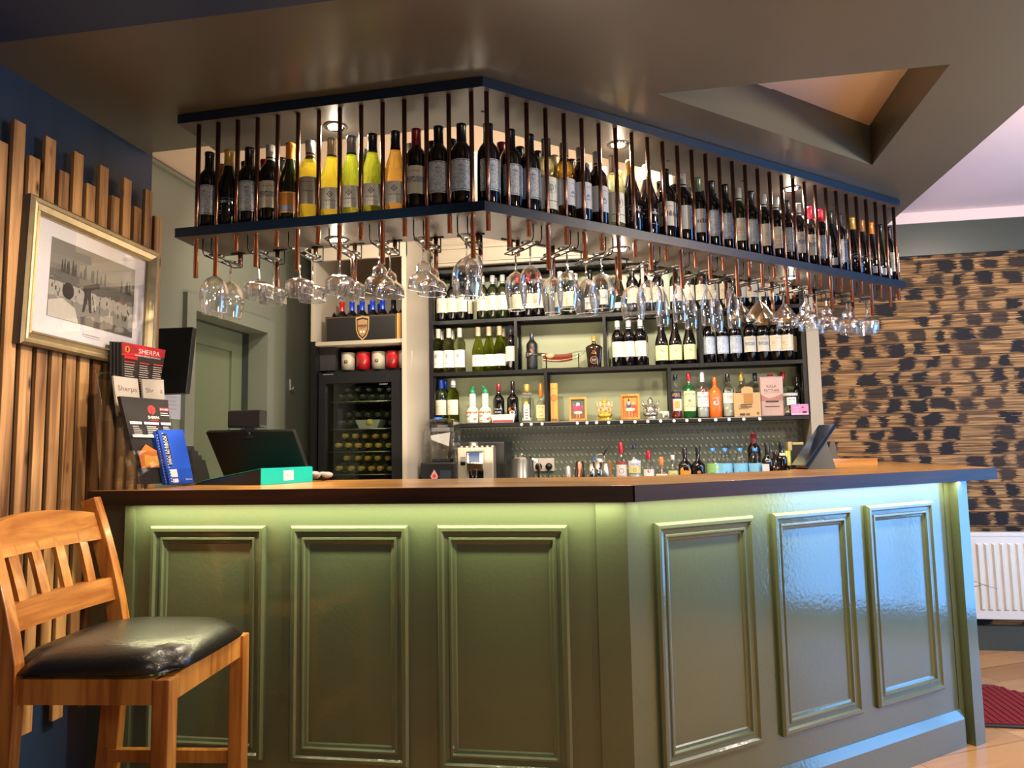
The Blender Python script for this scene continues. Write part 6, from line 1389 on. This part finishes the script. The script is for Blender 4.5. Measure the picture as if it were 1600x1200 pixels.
# coffee machine
cm = thing('coffee_machine', 'silver bean-to-cup coffee machine between blender and kettle', 'coffee machine', (at_v(743, 740, 4.55).x, 4.55, WZ)); h = top_h(743, 699, 4.55); wM = (at_v(771, 720, 4.55).x-at_v(715, 720, 4.55).x)/2
mb = MB(); mb.box((-wM, 0, 0), (wM, .10, h), ch=.006); fpn = mb.build('front_panel', pm('champagne_metal', (.52, .46, .36), rough=.35, metal=.6, noise=.05), cm)
mb = MB(); mb.box((-wM+.002, .10, 0), (wM+.055, .40, h+.035), ch=.008); mb.build('body', blk, cm)
mb = MB(); mb.box((-wM*.46, -.035, h*.42), (wM*.50, .004, h-.025), ch=.008); mb.box((-.020, -.05, h*.30), (.020, -.01, h*.46), ch=.004); mb.tube([(-.010, -.035, h*.32), (-.010, -.035, h*.22)], .006); mb.tube([(.012, -.035, h*.32), (.012, -.035, h*.22)], .006); mb.build('brew_head', chrome, cm)
mb = MB(); mb.box((-wM*.30, -.038, h*.62), (wM*.30, -.034, h-.03)); mb.build('display', pm('blue_display', (.02, .05, .16), rough=.15, coat=.5), cm)
mb = MB(); mb.box((-wM+.02, -.002, h*.55), (-wM+.052, .001, h*.76)); mb.box((-wM+.02, -.002, h*.05), (-wM+.06, .001, h*.14)); mb.box((-wM*.35, -.003, h*.05), (wM*.45, .002, h*.40)); mb.build('openings', blk_gloss, fpn)
mb = MB()
for k in range(7): mb.box((-wM+.02+.034*k, .004, h), (-wM+.035+.034*k, .09, h+.010))
mb.lathe([(.030, h), (.030, h+.035), (.0001, h+.036)], 20, M=Matrix.Translation((-.03, .09, 0))); mb.build('cup_tray', brushed, cm)
# blender with sound cover
bl = thing('bar_blender', 'bar blender under a clear sound cover beside the cream cabinet', 'blender', (at_v(686, 740, 4.52).x, 4.52, WZ)); h = top_h(686, 654, 4.52); hb = top_h(686, 722, 4.52)
mb = MB(); mb.box((-.118, -.02, 0), (.118, .22, hb), ch=.012); mb.build('motor_base', blk, bl)
a = Art(); a.poly([(-.052, hb*.45), (-.026, hb*.72), (0, hb*.45), (-.026, hb*.20)], '#b98a8a').disc(-.026, hb*.46, .012, '#c9302f').rect(.010, hb*.3, .085, hb*.68, '#1c2430').lines(-.03, .09, hb*.14, .01, 1, .008, '#c9c9c9', 0); a.build('control_panel', on_front(-.0205), bl)
mb = MB(); mb.add([(-.115, -.015, hb), (.115, -.015, hb), (.115, .215, hb), (-.115, .215, hb), (-.095, .0, h-.02), (.095, .0, h-.02), (.095, .20, h-.02), (-.095, .20, h-.02), (-.075, .02, h), (.075, .02, h), (.075, .18, h), (-.075, .18, h)], [(0, 1, 5, 4), (1, 2, 6, 5), (2, 3, 7, 6), (3, 0, 4, 7), (4, 5, 9, 8), (5, 6, 10, 9), (6, 7, 11, 10), (7, 4, 8, 11), (8, 9, 10, 11)]); mb.build('sound_cover', acr, bl, bevel=.012)
mb = MB(); hj = h-.085; mb.add([(-.045, .055, hb+.02), (.045, .055, hb+.02), (.045, .145, hb+.02), (-.045, .145, hb+.02), (-.068, .035, hj), (.068, .035, hj), (.068, .165, hj), (-.068, .165, hj)], [(3, 2, 1, 0), (0, 1, 5, 4), (1, 2, 6, 5), (2, 3, 7, 6), (3, 0, 4, 7)]); mb.tube([(.055, .10, hj-.02), (.085, .06, hj-.04), (.080, .06, hb+.10), (.050, .09, hb+.06)], .007); jug_ = mb.build('jug', thin_glass('jug_plastic', tint=(.80, .80, .80), edge=.85, base=.12, power=1.8), bl)
mb = MB(); mb.box((-.062, .04, hj), (.062, .16, hj+.028), ch=.008); mb.box((-.03, .07, hj+.025), (.03, .13, hj+.045), ch=.006); mb.build('jug_lid', pm('grey_rubber', (.12, .12, .12), rough=.4), jug_)
mb = MB(); mb.box((-.06, .05, hb+.001), (.06, .15, hb+.022), ch=.004); mb.build('jug_base', blk, bl)
mb = MB(); mb.lathe([(.028, h-.002), (.026, h+.010), (.0001, h+.012)], 18, M=Matrix.Translation((-.02, .06, 0))); mb.build('blue_button', pm('blue_knob', (.02, .12, .6), rough=.3), bl)

# ================================================================== LEFT CABINET AND WINE FRIDGE
CX0, CX1, CF_ = -1.985, -1.402, 4.30
cb = thing('cream_cabinet', 'tall cream painted cabinet with open shelves around the fridge', 'cabinet')
mb = MB(); mb.box((CX1-.004, CF_, FZ), (CX1+.026, 5.025, 2.688)); mb.build('side_panel', cream, cb)
mb = MB(); mb.box((CX0-.03, CF_, 1.93), (CX0, 4.95, 2.688)); mb.build('side_panel', cream, cb)
mb = MB(); mb.box((CX0-.03, CF_+.0, FZ), (CX0, 4.95, 1.93)); mb.build('side_panel', steel_blk, cb)
mb = MB(); mb.box((CX0, CF_+.005, 1.902), (CX1-.004, 4.95, 1.926)); mb.build('shelf', cream, cb)
mb = MB(); mb.box((CX0, 4.90, 1.926), (CX1-.004, 4.95, 2.688)); mb.build('back_panel', cream, cb)
mb = MB(); mb.box((CX0, 4.90, FZ), (CX1-.004, 4.95, 1.902)); mb.build('back_panel', steel_blk, cb)
mb = MB(); mb.box((CX0-.03, CF_-.002, 2.455), (CX1+.026, CF_+.02, 2.688)); mb.box((CX0-.03, CF_-.02, 2.60), (CX1+.028, CF_-.002, 2.63)); mb.box((CX1+.026, CF_-.02, 2.60), (CX1+.036, 5.0, 2.63)); mb.build('cornice', cream, cb)
# crate and small bottles on the cream shelf
cr = thing('wine_crate', 'long black wine box with gold crest on the cream shelf', 'wine box', (0, 0, 0)); p0 = at_v(508, 521, 4.36); p1 = at_v(620, 490, 4.36); z0 = 1.9265
mb = MB(); mb.box((p0.x, 4.36, z0), (p1.x, 4.52, p1.z), ch=.003); mb.build('box_body', pm('black_board', (.012, .011, .010), rough=.4, noise=.1), cr)
mb = MB(); mb.box((p1.x, 4.36, z0), (p1.x+.026, 4.52, p1.z+.004), ch=.002); mb.build('wooden_end', orw, cr)
a = Art(); xm = (p0.x+p1.x)/2+.012; zc = (z0+p1.z)/2; hh = (p1.z-z0)/2
for k, (s_, c_) in enumerate(((1, '#b98f5a'), (.86, '#1a1512'), (.72, '#a07c50'))): a.poly([(xm-.046*s_, zc+hh*.86*s_), (xm, zc+hh*.98*s_), (xm+.046*s_, zc+hh*.86*s_), (xm+.044*s_, zc-.1*hh*s_), (xm+.028*s_, zc-.6*hh*s_), (xm, zc-.92*hh*s_), (xm-.028*s_, zc-.6*hh*s_), (xm-.044*s_, zc-.1*hh*s_)], c_)
a.rect(xm-.030, zc+.010, xm+.030, zc+.024, '#5a3c24').lines(xm-.022, xm+.022, zc+.002, .008, 1, .004, '#3a2818', .1).disc(xm-.010, zc-.022, .007, '#e8d8b8').disc(xm+.010, zc-.022, .007, '#e8d8b8')
W2 = .004; a.rect(p0.x+.006, z0+.006, p1.x-.006, z0+.008, '#8a6a3a').rect(p0.x+.006, p1.z-.009, p1.x-.006, p1.z-.007, '#8a6a3a').rect(p0.x+.006, z0+.006, p0.x+.008, p1.z-.007, '#8a6a3a').rect(p1.x-.008, z0+.006, p1.x-.006, p1.z-.007, '#8a6a3a')
a.build('gold_crest', on_front(4.3596), cr)
for i, (px, c, v) in enumerate(((518.5, '#d21f1f', 4.60), (534.5, '#d21f1f', 4.60), (550, '#1f4ad8', 4.60), (566, '#1f4ad8', 4.60), (582.5, '#1f4ad8', 4.60), (598, '#1f4ad8', 4.60), (615, '#151a26', 4.60), (631, '#151a26', 4.60), (524, '#a81a1a', 4.72), (562, '#16348a', 4.72), (578.5, '#16348a', 4.72), (594, '#16348a', 4.72))):
    CW.setdefault(c, {'#d21f1f': 'bright red', '#1f4ad8': 'bright blue', '#a81a1a': 'red', '#16348a': 'blue'}.get(c, 'navy'))
    x = at_v(px, 480, v).x; wine('bord', D, c, 'cream', x, v, 1.9265, 0, f"wine bottle with {CW[c]} cap behind the crested box, {(nth(i, 8)) if i < 8 else ORD[i-8]+' in the back row'}", 'wine bottles above the fridge')
# tins and bin on top of the fridge
FT = 1.748
fr = thing('wine_fridge', 'black glass-door drinks fridge full of lying bottles', 'fridge')
FX0, FX1, FF = CX0+.012, CX1-.012, 4.33
mb = MB(); mb.box((FX0, FF+.06, .30), (FX0+.03, 4.88, FT)); mb.box((FX1-.03, FF+.06, .30), (FX1, 4.88, FT)); mb.box((FX0, FF+.06, FT-.04), (FX1, 4.88, FT)); mb.box((FX0, FF+.06, .30), (FX1, 4.88, .34)); mb.box((FX0, 4.85, .30), (FX1, 4.88, FT)); mb.box((FX0, FF+.08, FZ), (FX1, 4.88, .30)); mb.build('carcass', blk, fr)
dx0, dx1, dz0, dz1 = FX0+.045, FX1-.072, .42, at_v(560, 598, FF).z
mb = MB()
for lo, hi in (((FX0, FF, .32), (dx0, FF+.05, FT-.02)), ((dx1, FF, .32), (FX1, FF+.05, FT-.02)), ((dx0, FF, dz1), (dx1, FF+.05, FT-.02)), ((dx0, FF, .32), (dx1, FF+.05, dz0))): mb.box(lo, hi)
dfr = mb.build('door_frame', blk, fr)
mb = MB(); mb.box((dx0, FF+.02, dz0), (dx1, FF+.024, dz1)); mb.build('door_glass', thin_glass('tinted_door_glass', tint=(.80, .84, .78), edge=.7, base=.05, power=2.5), dfr)
a = Art(); a.rect(FX0+.03, FT-.032, FX0+.10, FT-.029, '#8a8a8a').text('HUSKY', dx1-.05, dz1-.018, .008, '#9a9a98', w=.055); a.build('badge', on_front(FF-.0003), dfr)
rows_z = []
for py in (705+0, 865, 998, 1132):
    z = at_v(560, 440+py/3.75, FF+.12).z; rows_z.append(z)
    mb = MB()
    for k in range(12): mb.tube([(dx0+.005+k*(dx1-dx0-.01)/11, FF+.10, z), (dx0+.005+k*(dx1-dx0-.01)/11, 4.83, z)], .0018, 5)
    mb.tube([(dx0-.01, FF+.10, z), (dx1+.03, FF+.10, z)], .0035, 6); mb.build('wire_shelf', brushed, fr)
light('AREA', 'fridge_interior_lamp', ((FX0+FX1)/2, FF+.09, dz1-.02), .28, (1., .9, .7), aim=((FX0+FX1)/2, FF+.12, .5), shape='RECTANGLE', size=.4, size_y=.03)
lyg = pm('lying_bottle_glass', (.05, .055, .018), rough=.12, coat=.5)
def lying():
    root = thing('lying_bottle', 'x', 'wine bottle'); R_ = Matrix.Rotation(PI/2, 4, 'X')
    mb = MB(); mb.lathe(P_bord(), 18, M=Matrix.Translation((0, .30, .038)) @ R_); mb.build('bottle_body', lyg, root)
    mb = MB(); mb.lathe([(.016, .25), (.016, .300), (.0135, .3015), (.0001, .3015)], 16, M=Matrix.Translation((0, .30, .038)) @ R_); mb.build('capsule', capmat('#c4a04a'), root)
    return root
ly = None; cnt = 0
FR_ = [(632, [228, 289, 355, 420, 475], 1), (678, [200, 255, 330, 388, 445, 500], 0), (780, [235, 290, 348, 407, 462], 1), (828, [203, 258, 495], 0), (905, [213, 272, 330, 390, 450, 508], 1), (960, [185, 243, 300, 360, 420, 480], 0), (1035, [222, 290, 345, 405, 465, 520], 1), (1095, [187, 260, 318, 378, 430, 490], 0)]
ly2 = None
for ri, (py, xs, up) in enumerate(FR_):
    zs = rows_z[ri//2]+.005
    for j, cxp in enumerate(xs):
        x = at_v(480+cxp/3.75, 440+py/3.75, FF+.14).x; x = min(max(x, dx0+.02), dx1+.02)
        silver = ri < 4
        if silver:
            if ly2 is None:
                ly2 = lying(); [c for c in ly2.children if c.name.startswith('capsule')][0].data.materials[0] = capmat('#3c4046'); o = ly2
            else: o = copy_tree(ly2)
        else:
            if ly is None: ly = lying(); o = ly
            else: o = copy_tree(ly)
        zz = at_v(480+cxp/3.75, 440+py/3.75, FF+.15).z-.038
        o.location = (x, FF+(.150 if up else .115), zz)
        tag(o, f"bottle lying in the fridge, row {ORD[ri]} from the top, {nth(j, len(xs))}", 'wine bottle', 'bottles lying in the drinks fridge')
tr = thing('food_tray', 'clear tray with yellow lemon on the second fridge shelf', 'food tub', (at_v(576, 664, FF+.12).x, FF+.16, rows_z[1]+.004)); mb = MB(); mb.add([(-.06, -.05, 0), (.06, -.05, 0), (.06, .06, 0), (-.06, .06, 0), (-.085, -.055, .055), (.085, -.055, .055), (.085, .065, .055), (-.085, .065, .055)], [(3, 2, 1, 0), (0, 1, 5, 4), (1, 2, 6, 5), (2, 3, 7, 6), (3, 0, 4, 7)]); mb.build('tray', pm('cloudy_tray', (.35, .36, .32), rough=.3), tr)
mb = MB(); mb.ball((.01, -.045, .038), .022, sc=(1.2, .8, 1)); mb.build('lemon', pm('lemon_yellow', (.6, .42, .05), rough=.5), tr)
for i, (px, c) in enumerate(((544.5, 0), (568, 1), (592, 0), (614.5, 1), (634, 0))):
    x = at_v(px, 560, 4.42).x; o = thing('storage_tin', f"{'red' if c else 'cream'} round tin with dark badge above the fridge, {nth(i, 5)}", 'tin', (x, 4.42, FT+.0005), 0, 'round tins above the fridge')
    hh = .112; r_ = .046; m = [pm('cream_tin', (.52, .47, .36), rough=.3, coat=.3), pm('red_tin', (.50, .012, .018), rough=.25, coat=.5)][c]
    mb = MB(); mb.lathe([(.0001, 0), (r_, 0), (r_, hh-.022)], 28); mb.build('tin_body', m, o)
    mb = MB(); mb.lathe([(r_+.0012, hh-.026), (r_+.0012, hh), (r_-.002, hh+.003), (.0001, hh+.003)], 28); mb.build('lid', m, o)
    a = Art(); a.disc(.0, .052, .013, '#1a1614').ring(0, .052, .009, .010, '#b9a070'); a.build('badge', on_cyl(r_+.0006), o)
bn = thing('storage_bin', 'dark grey plastic bin left of the round tins', 'storage bin', (at_v(519, 560, 4.45).x, 4.45, FT+.0005)); mb = MB(); mb.add([(-.055, -.07, 0), (.050, -.07, 0), (.050, .12, 0), (-.055, .12, 0), (-.058, -.08, .142), (.058, -.08, .142), (.058, .13, .142), (-.058, .13, .142)], [(3, 2, 1, 0), (0, 1, 5, 4), (1, 2, 6, 5), (2, 3, 7, 6), (3, 0, 4, 7)]); mb.build('bin_body', pm('dark_grey_plastic', (.035, .035, .034), rough=.4), bn)
mb = MB(); mb.box((-.060, -.084, .138), (.060, .134, .150), ch=.003); mb.build('rim', pm('dark_grey_plastic', (.03, .03, .03)), bn)
